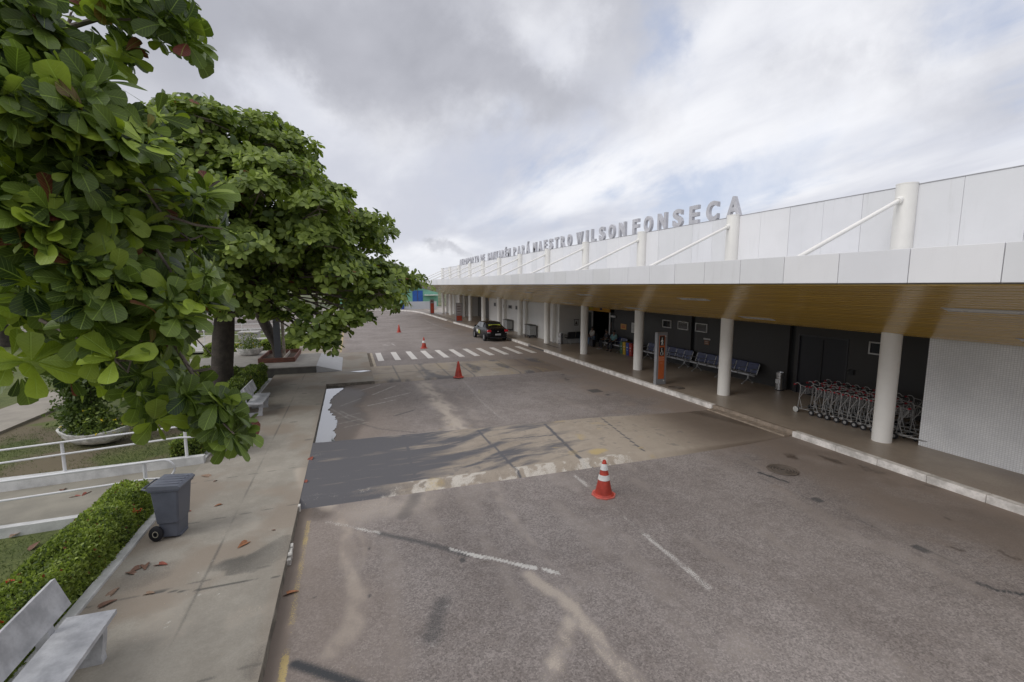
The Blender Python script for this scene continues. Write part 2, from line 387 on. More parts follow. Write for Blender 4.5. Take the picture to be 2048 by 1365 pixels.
    for P_, w_, k in [(px((925, 760), (960, 800), (1000, 835)), .06, .4),
                      (px((682, 812), (722, 797)), .055, .66), (px((680, 822), (728, 842)), .055, .66), (px((655, 815), (700, 838)), .055, .64),
                      (px((668, 838), (720, 826)), .055, .66), (px((668, 850), (722, 838)), .055, .66), (px((690, 855), (735, 845)), .055, .62),
                      (px((720, 782), (760, 770)), .055, .62), (px((745, 790), (790, 772)), .055, .62), (px((760, 800), (820, 786)), .055, .6), (px((735, 812), (790, 800)), .055, .6),
                      (px((760, 775), (810, 766)), .05, .3), (px((780, 786), (700, 776)), .05, .3),
                      (px((750, 738), (778, 737)), .07, .6), (px((762, 690), (776, 691)), .1, .7), (px((784, 688), (790, 692)), .08, .6), (px((730, 688), (742, 688)), .08, .5), (px((733, 694), (745, 694)), .06, .5),
                      (px((848, 640), (872, 651), (905, 662)), .06, .6), (px((808, 638), (840, 638)), .05, .4), (px((1000, 830), (1010, 842)), .05, .3)]:
        wh = np.maximum(wh, line(P_, w_, .5, .03, 5) * k)
    for (u, v, ru, rv, k) in [(892, 1180, .13, .11, .35)]:
        a, b = px((u, v))[0]; wh = np.maximum(wh, sstep(np.abs(np.hypot((X - a) / ru, (Y - b) / rv) - 1), .4, .1) * k)
    for (u, v, k) in [(895, 1213, .5), (868, 1290, .5), (833, 1287, .35), (862, 1205, .3), (690, 1060, .2)]:
        a, b = px((u, v))[0]; wh = np.maximum(wh, sstep(np.hypot(X - a, Y - b), .08, .03) * k)
    tar = np.zeros(X.shape)
    tar = np.maximum(tar, line(px((590, 1328), (640, 1345), (720, 1372)), .065, .75, .02, 6) * .8)
    tar = np.maximum(tar, line(px((760, 1068), (815, 1080), (870, 1092), (935, 1110)), .06, .9, .05, 7) * .55)
    tar = np.maximum(tar, line(px((885, 1205), (868, 1240), (858, 1280)), .13, .8, .10, 8) * .42)
    tar = np.maximum(tar, line(px((833, 990), (815, 1030)), .14, .8, .12, 9) * .35)
    tar = np.maximum(tar, line(px((830, 820), (790, 832)), .05, .4, .02, 3) * .5)
    tar = np.maximum(tar, line(px((690, 838), (760, 858), (830, 865)), .04, .4, .05, 3) * .4)
    for P_ in [px((1518, 945), (1545, 955), (1575, 965)), px((1955, 1165), (1990, 1182), (2048, 1190))]:
        tar = np.maximum(tar, line(P_, .035, .5, .06, 2) * .8)
    for (u, v, r) in [(1633, 1000, .11), (1842, 1098, .12), (1370, 975, .02), (1190, 782, .3), (1135, 760, .12), (1215, 790, .12), (1125, 750, .1), (630, 1195, .03), (738, 1097, .04), (738, 1193, .035), (925, 1120, .06), (1130, 757, .08)]:
        a, b = px((u, v))[0]; tar = np.maximum(tar, sstep(np.maximum(np.abs(X - a), np.abs(Y - b) * .9) + .10 * r * (nj - .5), r, r * .75) * .55)
    # longitudinal joint of the right-hand lane
    tar = np.maximum(tar, line([(8.55, 7.5), (8.75, 4.), (8.9, 1.)], .012, .4, .01, 3) * .3)
    yel = sstep(np.abs(X + .875 + .02 * (nj - .5)), .065, .045) * (Y > 3) * (Y < 8.75) * np.where((Y > 5.6) & (Y < 6.0), .15, np.where(Y < 5.45, .95, np.where(Y > 7.9, .72, .50)))
    yel = np.maximum(yel, sstep(np.abs(X + .68), .09, .05) * (Y > 31.2) * (Y < 60) * .75)
    yel = np.maximum(yel, line(px((985, 855), (1003, 862)), .06, .4, .02, 4) * .5)
    yel = np.maximum(yel, np.maximum(line(px((945, 850), (925, 862)), .05, .4, .02, 4), line(px((905, 848), (870, 864)), .05, .4, .02, 4)) * .4)
    return np.stack([sand, wet, wh], -1), np.stack([tan, tar, yel], -1)

ys = np.concatenate([np.arange(-14, 3, 1.), np.arange(3, 10, .04), np.arange(10, 34, .08), np.arange(34, 90, .5)])
xs = np.concatenate([np.arange(-1.3, 5.2, .045), np.arange(5.2, 12.0, .06)])
grid('road', xs, ys, lambda X, Y: (fbm(X, Y, .5, 3, 5) - .5) * .012, road_masks, asph)
# the wide asphalt apron where the road turns left behind the trees, and the ground reaching the horizon
struct('road_apron', MB().box(-30, -1.3, 50.5, 84, -.3, -.006), asph)
dirt = ground_mat('grass_ground', (.075, .095, .030), (.125, .145, .048), tan=(.165, .130, .092), sand=(.16, .12, .08), speck=.5, speckscale=40, rough=.95, bump=.8)
farg = mat('far_ground', (.085, .105, .045), .95, .25, .05, col2=(.12, .12, .06))
struct('ground', MB().box(-900, 900, -300, 1800, -1.2, -.32), farg)

def slab1_z(X, Y):
    near = 9.16 - .012 * X; far = 12.95 - .05 * X
    h = .105 * sstep(X, 11.3, 6.5) + .012
    return -.03 + (h + .03) * np.clip((Y - near) / .30, 0, 1) * np.clip((far - Y) / .12, 0, 1) + (fbm(X, Y, .8, 2, 7) - .5) * .006
def slab1_masks(X, Y):
    n1 = fbm(X, Y, 1.1, 5, 13); nj = fbm(X, Y, 6, 4, 23)
    st = fbm((X + Y * .4) * .5, (Y - X * .10 * (1 + 1.6 * sstep(X, 2, 4))) * 3.4, 1., 5, 31)
    sweep = fbm(X * .5, Y * 5.5, 1., 4, 37)
    left = sstep(X + (Y - 9) * -.75 + (n1 - .5) * 1.6, 4.3, 2.6)
    dark = left * sstep(st + (2. - X) * .07, .30, .62) * .72
    dark = np.maximum(dark, sstep(X, 3.2, .2) * .78 * sstep(sweep, .80, .40))
    dark = np.maximum(dark, sstep(st, .42, .68) * sstep(X, 6.5, 5.0) * .55)
    dark = np.maximum(dark, sstep(nj, .60, .75) * .3 * (X < 9))
    dark = np.maximum(dark, sstep(X, 9.4, 10.6) * .0)
    strip = sstep(Y - (9.16 - .012 * X), .46 + .1 * (nj - .5), .40) 
    wh = strip * sstep(X, 7.4, 5.6) * sstep(X + (nj - .5) * 2.5, -.3, 1.4) * .86 * sstep(fbm(X, Y, 6, 4, 90), .34, .56)
    wh = np.maximum(wh, sstep(sweep, .62, .75) * sstep(X, 2.6, .2) * .25)
    dark = dark * (1 - strip * sstep(X, -.2, 1.2))
    yl = sstep(fbm(X + 4, Y * 1.6, 1.2, 3, 77), .58, .66) * (X > 4.8) * (X < 7.8) * .55
    a, b = px((1195, 912))[0]; yl = np.maximum(yl, sstep(np.hypot(X - a, (Y - b) * 1.6) + .3 * (nj - .5), .42, .15) * .95)
    a, b = px((870, 975))[0]; yl = np.maximum(yl, sstep(np.hypot(X - a, (Y - b)) + .3 * (nj - .5), .30, .12) * .55)
    tan = sstep(X, 7.5, 10) * .55 + .12 * n1
    fine_ = fbm(X * .9, Y * 7., 2.2, 4, 901); dark = np.clip(dark * (.80 + .45 * sstep(fine_, .30, .62)) + .22 * sstep(X, 3.6, 1.2) - .22 * sstep(fbm(X * .6, Y * 9, 1.6, 4, 905), .60, .74), 0, 1)
    joint = np.zeros(X.shape)
    for P_, w_ in [(px((806, 868), (830, 950), z=.1), .03), (px((955, 862), (1040, 948), z=.1), .03), (px((1090, 850), (1172, 930), z=.1), .045), (px((1200, 835), (1290, 905), z=.1), .02),
                   (px((1000, 880), (1105, 872), z=.1), .02), (px((1170, 925), (1205, 932), z=.1), .02)]:
        joint = np.maximum(joint, sstep(seg_d(X + .03 * (nj - .5), Y, P_), w_ * 1.4, w_ * .5))
    dark = np.maximum(dark, joint * .9)
    wet = sstep(X, 8.5, 10.5) * .35 * sstep(Y, 9.1, 9.9) + sstep(Y, 9.35, 9.2) * sstep(X, 6.5, 9) * .5
    wet = np.maximum(wet, sstep(seg_d(X, Y, [(10.9, 12.3), (11.6, 10.2)]), .35, .15) * .8)
    sand = (1 - left) * .35 + sstep(nj, .35, .7) * .2 * (1 - dark)
    return np.stack([sand, wet, wh], -1), np.stack([tan, dark, yl], -1)
s1m = ground_mat('raised_slab_concrete', (.255, .215, .172), (.345, .295, .24), sand=(.38, .325, .26), tan=(.20, .16, .13), tar=(.108, .105, .112), white=(.58, .54, .48), yellow=(.46, .35, .16), speck=.22, speckscale=60, rough=.75)
grid('raised_crossing', np.arange(-1.085, 11.74, .05), np.arange(9.0, 13.1, .04), slab1_z, slab1_masks, s1m)
def slab2_z(X, Y):
    h = .06 * sstep(X, 10.2, 7.5) + .006
    return -.02 + (h + .02) * np.clip((Y - 20.55) / .2, 0, 1) * np.clip((24.9 - Y) / .2, 0, 1)
def slab2_masks(X, Y):
    n1 = fbm(X, Y, 1.1, 5, 113); nj = fbm(X, Y, 6, 4, 123)
    pan = np.zeros(X.shape)
    for k in range(7): pan = np.maximum(pan, sstep(np.abs(X - 2.0 - 1.15 * k), .05, .02))
    pan = np.maximum(pan, sstep(np.abs(Y - 22.6), .06, .02))
    yl = sstep(fbm(X * 1.3, Y * .5, 1.2, 3, 177), .50, .66) * .42
    wh = sstep(fbm(X * .8, Y * .6, 1.2, 3, 187), .55, .7) * .38
    dk = sstep(fbm(X * 1.2, Y * .4, 1., 4, 197), .52, .68) * .6
    return np.stack([sstep(n1, .3, .6) * .6, 0 * X, wh], -1), np.stack([sstep(X, 7, 9.5) * .7 + .15, np.maximum(pan * .55, dk), yl], -1)
grid('raised_crossing', np.arange(.88, 10.4, .08), np.arange(20.5, 25.0, .08), slab2_z, slab2_masks, s1m)

# zebra crossing stripes, 4 mm above the asphalt
zp = mat('worn_white_road_paint', (.66, .63, .59), .8, .10, 3., col2=(.60, .57, .53), bump=.1)
zb = MB()
for k in range(12):
    x = 1.40 + .945 * k
    if x > 11.4: break
    zb.box(x, x + .33, 26.75, 30.05, -.004, .0125)
struct('zebra_crossing', zb, zp)

# puddle by the left kerb: real water sheet with a ragged outline
P = px((654, 771), (682, 770), (690, 776), (672, 790), (660, 802), (664, 812), (655, 822), (672, 836), (674, 850), (668, 862), (670, 888), (630, 890))
pv = []
for (a, b), (c_, e_) in zip(P, P[1:] + P[:1]):
    for k in range(8):
        t = k / 8; pv.append((a + (c_ - a) * t, b + (e_ - b) * t))
pp = []
for i, (a, b) in enumerate(pv):
    j = .10 * (random.random() - .5) if a > XL + .12 else 0
    pp.append((max(a + j, XL + .005), b + j * 1.5))
water = mat('puddle_water', (.06, .06, .062), .015, .05, 2, spec=1.0, coat=1.0)
pm = MB(); pm.add([(a, b, .0135) for a, b in pp], [tuple(range(len(pp)))]); struct('puddle', pm, water)
P = px((700, 744), (728, 741), (742, 742), (722, 745), z=WZ + .006)
pm = MB(); pm.add([(a, b, WZ + .010) for a, b in P], [(0, 1, 2, 3)]); struct('puddle', pm, water)

# left pavement
def walk_keep(x, y): return (x < XL + .02) | ((y > 20.6) & (y < 30.05) & (x < .88))
def walk_z(X, Y): return WZ + (fbm(X, Y, .6, 3, 55) - .5) * .010
def walk_masks(X, Y):
    n1 = fbm(X, Y, .9, 5, 213); nj = fbm(X, Y, 6, 4, 223)
    J = sstep(np.abs(X + 2.12 + .02 * (n1 - .5)), .018, .006) * .55
    for y in np.arange(3.2, 31, 1.98): J = np.maximum(J, sstep(np.abs(Y - y - .10 * (X + 2.2) + .02 * (nj - .5)), .016, .006) * .5 * (X < XL))
    P_ = px((298, 1187), (400, 1180), (440, 1172), (560, 1152), z=WZ)
    J = np.maximum(J, sstep(seg_d(X + .04 * (nj - .5), Y + .04 * (nj - .5), P_), .022, .008) * .8)
    blot = np.zeros(X.shape)
    P_ = px((432, 1128), (500, 1110), (560, 1075), (582, 1072), (584, 1110), (545, 1128), (505, 1147), (455, 1148), (425, 1140), z=WZ)
    j = .22 * (nj - .5); blot = softpoly(X + j, Y + j, P_, .10) * (.30 + .35 * sstep(n1, .3, .7))
    P_ = px((470, 1365), (500, 1310), (540, 1280), (520, 1365), z=WZ); blot = np.maximum(blot, softpoly(X + j, Y + j, P_, .12) * .3)
    a, b = gz(290, 1150, WZ)[:2]; blot = np.maximum(blot, sstep(np.hypot(X - a, (Y - b)) + .3 * (nj - .5), .5, .1) * .35)
    tan = sstep(n1, .42, .70) * .55 + sstep(Y, 12, 22) * .25
    a, b = gz(620, 750, WZ)[:2]; tan = np.maximum(tan, sstep(np.hypot((X - a) * .5, (Y - 21.6)), .9, .1) * .5)
    tan = np.maximum(tan, sstep(X, XL - .25, XL - .02) * .35 * (Y < 20))
    wet = sstep(seg_d(X, Y, px((700, 744), (742, 742), z=WZ)), .55, .15) * .5
    sand = sstep(fbm(X, Y, 1.6, 4, 253), .55, .75) * .35
    sand = np.maximum(sand, sstep(seg_d(X, Y, px((600, 940), (612, 980), z=WZ)), .22, .05) * .7)
    wh = np.zeros(X.shape)
    for (u, v) in [(338, 1244), (331, 1255), (437, 1189), (398, 1190), (313, 1274), (298, 1276), (286, 1282), (270, 1282), (427, 1309), (424, 1122), (396, 1147), (372, 1188)]:
        a, b = gz(u, v, WZ)[:2]; wh = np.maximum(wh, sstep(np.hypot(X - a, (Y - b) * .7), .022, .008) * .8)
    return np.stack([sand, wet, wh], -1), np.stack([tan, np.maximum(J, blot), 0 * X], -1)
grid('pavement', np.concatenate([np.arange(-3.45, XL, .04), [XL]]), np.concatenate([np.arange(-4, 3, .5), np.arange(3, 12, .04), np.arange(12, 50.4, .12)]), walk_z, walk_masks, conc)
grid('pavement', np.concatenate([np.arange(XL, .88, .08), [.88]]), np.concatenate([np.arange(20.62, 30., .1), [30.05]]), lambda X, Y: walk_z(X, Y) - .0, walk_masks, conc)
# kerb faces: jagged, chipped concrete edges
kc = mat('kerb_concrete', (.19, .17, .14), .9, .35, 6, bump=.6, bscale=30)
def jag(mb, x, y0, y1, side, z0=-.02, z1=WZ - .004, step=.11, dep=.30, amp=.020):
    ysj = np.arange(y0, y1 + 1e-6, step); vs = []; fs = []
    for i, y in enumerate(ysj):
        j = amp * (fbm(np.array([y * 3.]), np.array([x]), 1.7, 3, 5)[0] - .35) * side
        vs += [(x - side * dep, y, z1), (x + j, y, z1), (x + j + side * .012, y, z0)]
    for i in range(len(ysj) - 1):
        a = 3 * i; fs += [(a, a + 1, a + 4, a + 3), (a + 1, a + 2, a + 5, a + 4)]
    mb.add(vs, fs)
kb = MB(); jag(kb, XL, -4, 9.25, 1); jag(kb, XL, 13.0, 20.62, 1); jag(kb, XL, 30.05, 50.4, 1); jag(kb, .88, 20.62, 30.05, 1, amp=.01)
kb.box(XL - .3, .885, 20.60, 20.64, -.02, WZ - .002); kb.box(XL - .3, .885, 30.03, 30.07, -.02, WZ - .002); kb.box(XL - .3, XL - .005, 9.2, 13., -.02, WZ - .01)
struct('kerb', kb, kc)
# broken pale kerb stones left standing at the pavement edge, and the ribbed drain kerb of the build-out
kw = mat('weathered_white_kerb', (.36, .34, .31), .85, .30, 9, bump=.5, col2=(.56, .54, .50))
bk = MB()
for (y0, y1) in ((7.35, 7.85),):
    y = y0
    while y < y1:
        l = .07 + .10 * random.random(); bk.box(XL - .035 + .02 * random.random(), XL + .045 + .02 * random.random(), y, y + l * .9, .0, WZ - .03 + .03 * random.random(), .012); y += l
bk.box(XL - .01, XL + .035, 9.12, 9.22, 0, WZ + .01, .008)
struct('broken_kerb', bk, kw)
dk = MB()
for k in range(46): dk.box(.90, 1.06, 20.7 + k * .2, 20.83 + k * .2, -.02, .055, .01)
struct('ribbed_kerb', dk, mat('dirty_ribbed_kerb', (.20, .165, .125), .9, .3, 5, bump=.5))
struct('ribbed_kerb_edge', MB().box(1.06, 1.2, 20.7, 29.9, -.02, .045, .01), mat('tan_kerb', (.40, .34, .26), .85, .15, 4, bump=.3))

# right platform under the canopy
plat = ground_mat('platform_floor', (.30, .252, .205), (.37, .31, .25), tan=(.22, .17, .13), speck=.08, speckscale=30, rough=.42, spec=.5, bump=.05)
def plat_masks(X, Y):
    n1 = fbm(X, Y, .5, 5, 313)
    wet = sstep(n1, .45, .65) * .28
    J = np.zeros(X.shape)
    return np.stack([0 * X, wet, 0 * X], -1), np.stack([sstep(fbm(X, Y, .3, 3, 323), .4, .6) * .5, J, 0 * X], -1)
def plat_keep(x, y): return ~((y > 27.05) & (y < 29.9) & (x < 13.1))
grid('platform', np.concatenate([np.arange(11.96, 16.6, .25)]), np.arange(-14, 84, .3), lambda X, Y: .15 + 0 * X, plat_masks, plat)
struct('platform_base', MB().box(11.97, 30, -14, 84, -.3, .145), plat)
wk = mat('white_kerb_paint', (.60, .57, .53), .8, .26, 3.5, bump=.5, col2=(.64, .61, .58), bscale=22)
k1 = MB()
def kerbrun(mb, y0, y1, x0=XK, x1=XK + .2, z=.158):
    y = y0
    while y < y1 - .01:
        l = min(1.0, y1 - y); j = .006 * random.random(); mb.box(x0 + j, x1, y + .004, y + l - .004, -.02, z + .003 * random.random(), .015); y += l
kerbrun(k1, -13, 9.25); kerbrun(k1, 12.35, 27.05); kerbrun(k1, 29.85, 38)
struct('white_kerb', k1, wk)
def kerbstrip(mb, P, w=.2, z=.16):
    for (a, b), (c_, e_) in zip(P[:-1], P[1:]):
        d = Vector((c_ - a, e_ - b, 0)); nrm = Vector((-d.y, d.x, 0)).normalized() * -w; A = Vector((a, b, 0)); B = Vector((c_, e_, 0))
        vs = [A, B, B + nrm, A + nrm]; mb.add([(*q.xy, -.02) for q in vs] + [(*q.xy, z) for q in vs], [(4, 5, 6, 7), (0, 1, 5, 4), (2, 3, 7, 6), (1, 2, 6, 5), (3, 0, 4, 7)])
kf = MB(); kerbstrip(kf, [(11.77, 38), (11.5, 43.5), (11.05, 51.2)]); struct('white_kerb', kf, wk)
k2 = MB(); k2.box(XK + .06, XK + .2, 9.25, 12.35, -.02, .149, .01); k2.box(XK - .25, XK + .06, 9.3, 12.3, -.02, .05, .03)
struct('bare_kerb', k2, mat('bare_kerb_concrete', (.26, .21, .165), .85, .25, 6, bump=.4))
kd = MB(); kerbstrip(kd, [(11.05, 51.2), (10.95, 54.6)], .2, .05); struct('dropped_kerb', kd, plat)
k3 = MB(); P = [(10.95, 54.6), (10.75, 62), (10.55, 67), (10.3, 71.5), (9.5, 76), (7.8, 79.3), (5., 80.6), (1., 81.1), (-6, 81.4)]
kerbstrip(k3, P); struct('curved_white_kerb', k3, wk)
fp = MB(); pts = [(11.95, 38), (11.68, 43.5), (11.23, 51.2), (11.13, 54.6), (10.93, 62), (10.73, 67), (10.48, 71.5), (9.65, 76.1), (7.9, 79.45), (5., 80.75), (1, 81.25), (-6, 81.55), (-6, 90), (20, 90), (20, 70), (12.0, 70), (11.99, 38)]
fp.prism(pts, -.2, .147); struct('far_pavement', fp, mat('far_pavement_concrete', (.24, .21, .185), .75, .12, .5))
# tactile ramp at the dropped kerb
tp = MB(); tp.add([(XK, 27.05, .02), (13.05, 27.3, .156), (13.05, 29.6, .156), (XK, 29.85, .02)], [(0, 1, 2, 3)])
for i in range(8):
    for j in range(16):
        x = 11.85 + i * .155; y = 27.3 + j * .148; z = .02 + .136 * (x - XK) / 1.28 + .001; tp.box(x, x + .10, y, y + .10, z - .01, z + .012)
struct('tactile_ramp', tp, mat('tactile_grey', (.12, .115, .115), .8, .15, 3))

# manhole covers
def manhole(x, y, z, r, label):
    t = empty('manhole_cover', label, 'manhole cover', (x, y, z))
    m_ = mat('cast_iron', (.075, .062, .052), .7, .25, 6, bump=.3); m2_ = mat('dirty_iron_rim', (.13, .105, .085), .8, .25, 6, bump=.3)
    b = MB(); b.lathe([(0.001, .012), (r * .86, .012)], 32)
    b.build('lid', m_, t)
    for q in (.22, .42, .62, .8):
        b = MB(); b.lathe([(r * q - .012, .012), (r * q - .008, .020), (r * q + .008, .020), (r * q + .012, .012)], 32); b.build('ring', m2_, t)
    b = MB(); b.lathe([(r * .87, .004), (r * .88, .018), (r, .018), (r * 1.01, .004)], 32); b.build('frame', m2_, t)
a = gz(1565, 941); manhole(a[0], a[1], .004, .33, 'round iron manhole cover with rings set in the asphalt near the right kerb')
a = gz(1353, 776, .15); manhole(a[0], a[1], .148, .33, 'dark round manhole cover in the terminal platform floor near the grey sign')

# ---------------------------------------------------------------- terminal building
def gx(u, v, x):
    d = _ray(u, v); return np.array([0, 0, H]) + d * x / d[0]
COLX, COLY0, COLD = 13.32, 7.868, 5.541
def streaky(name, col):
    m = mat(name, col, .42, .03, .6, spec=.4); t = NT(m.node_tree); bs = [q for q in t.n if q.type == 'BSDF_PRINCIPLED'][0]
    src = bs.inputs['Base Color'].links[0].from_socket; co = t.add('ShaderNodeTexCoord').outputs['Object']
    n = t.noise(t.mapping(co, (5, 5, .35)), 1.6, 5, .65); n2_ = t.noise(co, 1.1, 5, .6)
    f = t.m('MULTIPLY', t.mapr(n, .50, .78), t.mapr(n2_, .35, .7)); t.l.new(t.mix(t.m('MULTIPLY', f, .30), src, (.42, .42, .41)), bs.inputs['Base Color']); return m
whitep = [streaky('white_panel_%s' % n, c) for n, c in (('cool', (.75, .755, .785)), ('plain', (.78, .78, .80)), ('warm', (.72, .725, .745)))]
whitec = mat('white_column_paint', (.80, .785, .75), .5, .04, 1.2, bump=.08)
joint = mat('dark_joint', (.20, .185, .165), .8)
TB = empty('terminal_building', 'long low white airport terminal with slatted canopy and round columns', 'building')
YE = 70.
def panels(mb, x0, x1, z0, z1, ystart, pitch, y0, y1, gap=.012, b=.006):
    k = math.floor((y0 - ystart) / pitch); y = ystart + k * pitch; i = 0
    while y < y1:
        a, b_ = max(y, y0) + gap / 2, min(y + pitch, y1) - gap / 2
        if b_ - a > .05:
            mb.k = random.choice([0, 0, 1, 1, 2]); j = .004 * random.random(); mb.box(x0 - j, x1, a, b_, z0 + .002 * random.random(), z1, b)
        y += pitch
    mb.k = 0
fa = MB(); panels(fa, 8.50, 8.56, 4.335, 4.885, 3.75, 1.13, -14, YE, .011); fa.build('fascia', whitep, TB)
fb = MB(); fb.box(8.545, 8.66, -13.99, YE - .01, 4.315, 4.87); fb.build('fascia_backing', joint, TB)
fb = MB(); fb.box(8.66, 13.45, -13.9, YE - .02, 4.56, 4.66); fb.build('canopy_roof', mat('canopy_roof_sheet', (.45, .45, .46), .7), TB)
pa = MB(); panels(pa, 13.42, 13.47, 4.663, 6.78, COLY0, COLD / 5, -14, YE, .007); pa.build('parapet', whitep, TB)
pb = MB(); pb.box(13.465, 13.62, -13.99, YE - .01, 4.6, 6.765); pb.build('parapet_backing', joint, TB)
pb = MB(); pb.box(13.405, 13.64, -14, YE, 6.782, 6.80); pb.build('parapet_coping', mat('coping_grey', (.40, .40, .42), .5), TB)
# slatted ceiling, glossy varnished wood
def soff(x):
    P = [(8.56, 4.30), (13.05, 3.09), (13.5, 3.0), (16.35, 2.97)]
    for (a, b), (c_, e_) in zip(P[:-1], P[1:]):
        if x <= c_: return b + (e_ - b) * (x - a) / (c_ - a)
    return 2.97
m = bpy.data.materials.new('varnished_slats'); m.use_nodes = True; t = NT(m.node_tree); t.n.clear()
co = t.add('ShaderNodeTexCoord').outputs['Object']
g = t.noise(t.mapping(co, (14, .5, 14)), 1., 6, .6); g2 = t.noise(t.mapping(co, (6.7, .12, 1)), 1., 2, .5)
c = t.mix(t.mapr(g, .3, .7), (.50, .305, .042), (.72, .455, .08)); c = t.mix(t.mapr(g2, .35, .65, 0, .55), c, (.46, .31, .08))
bs = t.add('ShaderNodeBsdfPrincipled', Base_Color=c, Roughness=.26); bs.inputs['Specular IOR Level'].default_value = .6; bs.inputs['Coat Weight'].default_value = .35; bs.inputs['Coat Roughness'].default_value = .16
bp = t.add('ShaderNodeBump', Strength=.25, Distance=.02, Height=t.noise(t.mapping(co, (3, .8, 3)), 1., 3, .5)); t.l.new(bp.outputs[0], bs.inputs['Normal'])
t.add('ShaderNodeOutputMaterial', Surface=bs.outputs[0]); slatm = m
def slats(y0, y1):
    sm = MB(); x = 8.60
    while x < 16.25:
        x2 = x + .114
        if x < 13.75 or True:
            z1_, z2_ = soff(x), soff(x2); jj = .003 * (random.random() - .5)
            vs = []
            for y in (y0, y1): vs += [(x, y, z1_ + jj), (x2, y, z2_ + jj), (x2, y, z2_ + .03 + jj), (x, y, z1_ + .03 + jj)]
            sm.add(vs, [(0, 1, 5, 4), (1, 2, 6, 5), (2, 3, 7, 6), (3, 0, 4, 7), (0, 3, 2, 1), (4, 5, 6, 7)])
        x += .155
    return sm
sm = MB(); y = -14
while y < YE - .1:
    q = slats(y + .004, min(y + 7.0, YE - .05) - .004); sm.add(q.v, q.f); y += 7.0
sm.build('ceiling_slats', slatm, TB)
cb = MB(); cb.add([(x, y, soff(x) + .05) for y in (-14, YE - .03) for x in (8.56, 13.05, 13.5, 16.4)], [(0, 1, 5, 4), (1, 2, 6, 5), (2, 3, 7, 6)])
cb.build('ceiling_backing', mat('ceiling_void', (.02, .016, .012), .9), TB)
# unlit fluorescent panels
flm = mat('light_panel', (.62, .62, .60), .3, .03); frm = mat('light_frame', (.35, .34, .32), .4)
lt = []
for (x, ylist) in ((10.17, [3.95 + 7.1 * k for k in range(-1, 9)]), (12.55, [10.8 + 6.9 * k for k in range(-2, 8)])):
    for y in ylist:
        fr = MB(); d = .11
        for s_ in (-1, 1): fr.add([(x + s_ * d - .012, y, soff(x + s_ * d) - .012), (x + s_ * d + .012, y, soff(x + s_ * d) - .012), (x + s_ * d + .012, y + 1.25, soff(x + s_ * d) - .012), (x + s_ * d - .012, y + 1.25, soff(x + s_ * d) - .012)] + [(x + s_ * d - .012, y, soff(x + s_ * d) + .02), (x + s_ * d + .012, y, soff(x + s_ * d) + .02), (x + s_ * d + .012, y + 1.25, soff(x + s_ * d) + .02), (x + s_ * d - .012, y + 1.25, soff(x + s_ * d) + .02)], [(0, 1, 2, 3), (0, 4, 5, 1), (1, 5, 6, 2), (2, 6, 7, 3), (3, 7, 4, 0), (4, 5, 6, 7)])
        fr = fr.build('ceiling_light', frm, TB)
        p_ = MB(); p_.add([(x + a, yy, soff(x + a) - zq) for zq in (.006, -.01) for yy in (y, y + 1.25) for a in (-d + .012, d - .012)], [(0, 1, 3, 2), (4, 6, 7, 5), (0, 2, 6, 4), (1, 5, 7, 3), (0, 4, 5, 1), (2, 3, 7, 6)]); p_.build('diffuser', flm, fr)
# columns with stays
for i in range(-3, 12):
    y = COLY0 + COLD * i
    if y > YE - .5: continue
    cm = MB(); cm.lathe([(.222, .15), (.222, 6.80), (.228, 6.802), (.228, 6.83), (0.001, 6.835)], 40, COLX, y); col = cm.build('column', whitec, TB, True)
    sb = MB(); sb.tube([(13.12, y, 6.43), (8.64, y, 4.42)], .052, 14); sb.tube([(13.14, y, 6.44), (13.02, y, 6.385)], .085, 14); sb.build('stay', whitec, TB, True)
for i in range(4, 7):
    cm = MB(); cm.lathe([(.17, .15), (.17, 3.0)], 28, 13.98, COLY0 + COLD * i + .15); cm.build('wall_column', whitec, TB, True)
for i in range(9, 12):
    cm = MB(); cm.lathe([(.17, .15), (.17, 3.0)], 28, 13.98, COLY0 + COLD * i + .15); cm.build('wall_column', whitec, TB, True)
# walls
m = bpy.data.materials.new('white_mosaic_tiles'); m.use_nodes = True; t = NT(m.node_tree); t.n.clear()
co = t.add('ShaderNodeTexCoord').outputs['Object']
sp = t.add('ShaderNodeSeparateXYZ', i0=co); v2 = t.add('ShaderNodeCombineXYZ', i0=t.m('ADD', sp.outputs[1], sp.outputs[0]), i1=sp.outputs[2])
bk = t.add('ShaderNodeTexBrick', {'offset': 0.0}, Vector=v2, Color1=(.82, .83, .84), Color2=(.74, .75, .77), Mortar=(.54, .54, .54), Scale=1.0)
bk.inputs['Mortar Size'].default_value = .0045; bk.inputs['Brick Width'].default_value = .052; bk.inputs['Row Height'].default_value = .044; bk.inputs['Mortar Smooth'].default_value = .2
c = t.mix(t.mapr(t.noise(co, .8, 4), .35, .7, 0, .35), bk.outputs[0], (.40, .41, .43))
bs = t.add('ShaderNodeBsdfPrincipled', Base_Color=c, Roughness=.3)
t.add('ShaderNodeOutputMaterial', Surface=bs.outputs[0]); tile = m
wb = MB(); wb.box(13.88, 16.3, -14, 7.33, .149, 2.985); wb.build('tiled_wall', tile, TB)
dark = mat('charcoal_wall_paint', (.040, .038, .037), .55, .12, 1.2, bump=.05); black = mat('plain_black', (.010, .010, .012), .5)
white = mat('white_wall_paint', (.62, .615, .60), .7, .05, .8)
dw = MB(); y = 7.34
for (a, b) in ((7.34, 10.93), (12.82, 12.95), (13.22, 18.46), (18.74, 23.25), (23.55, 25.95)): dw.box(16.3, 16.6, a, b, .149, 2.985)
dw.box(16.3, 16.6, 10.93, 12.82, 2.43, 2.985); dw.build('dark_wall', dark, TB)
db = MB(); db.box(16.42, 16.9, 7.34, 25.95, .148, 2.98); db.build('recess_shade_back', black, TB)  # black strips in the wall gaps: column shadow and recess darkness as colour
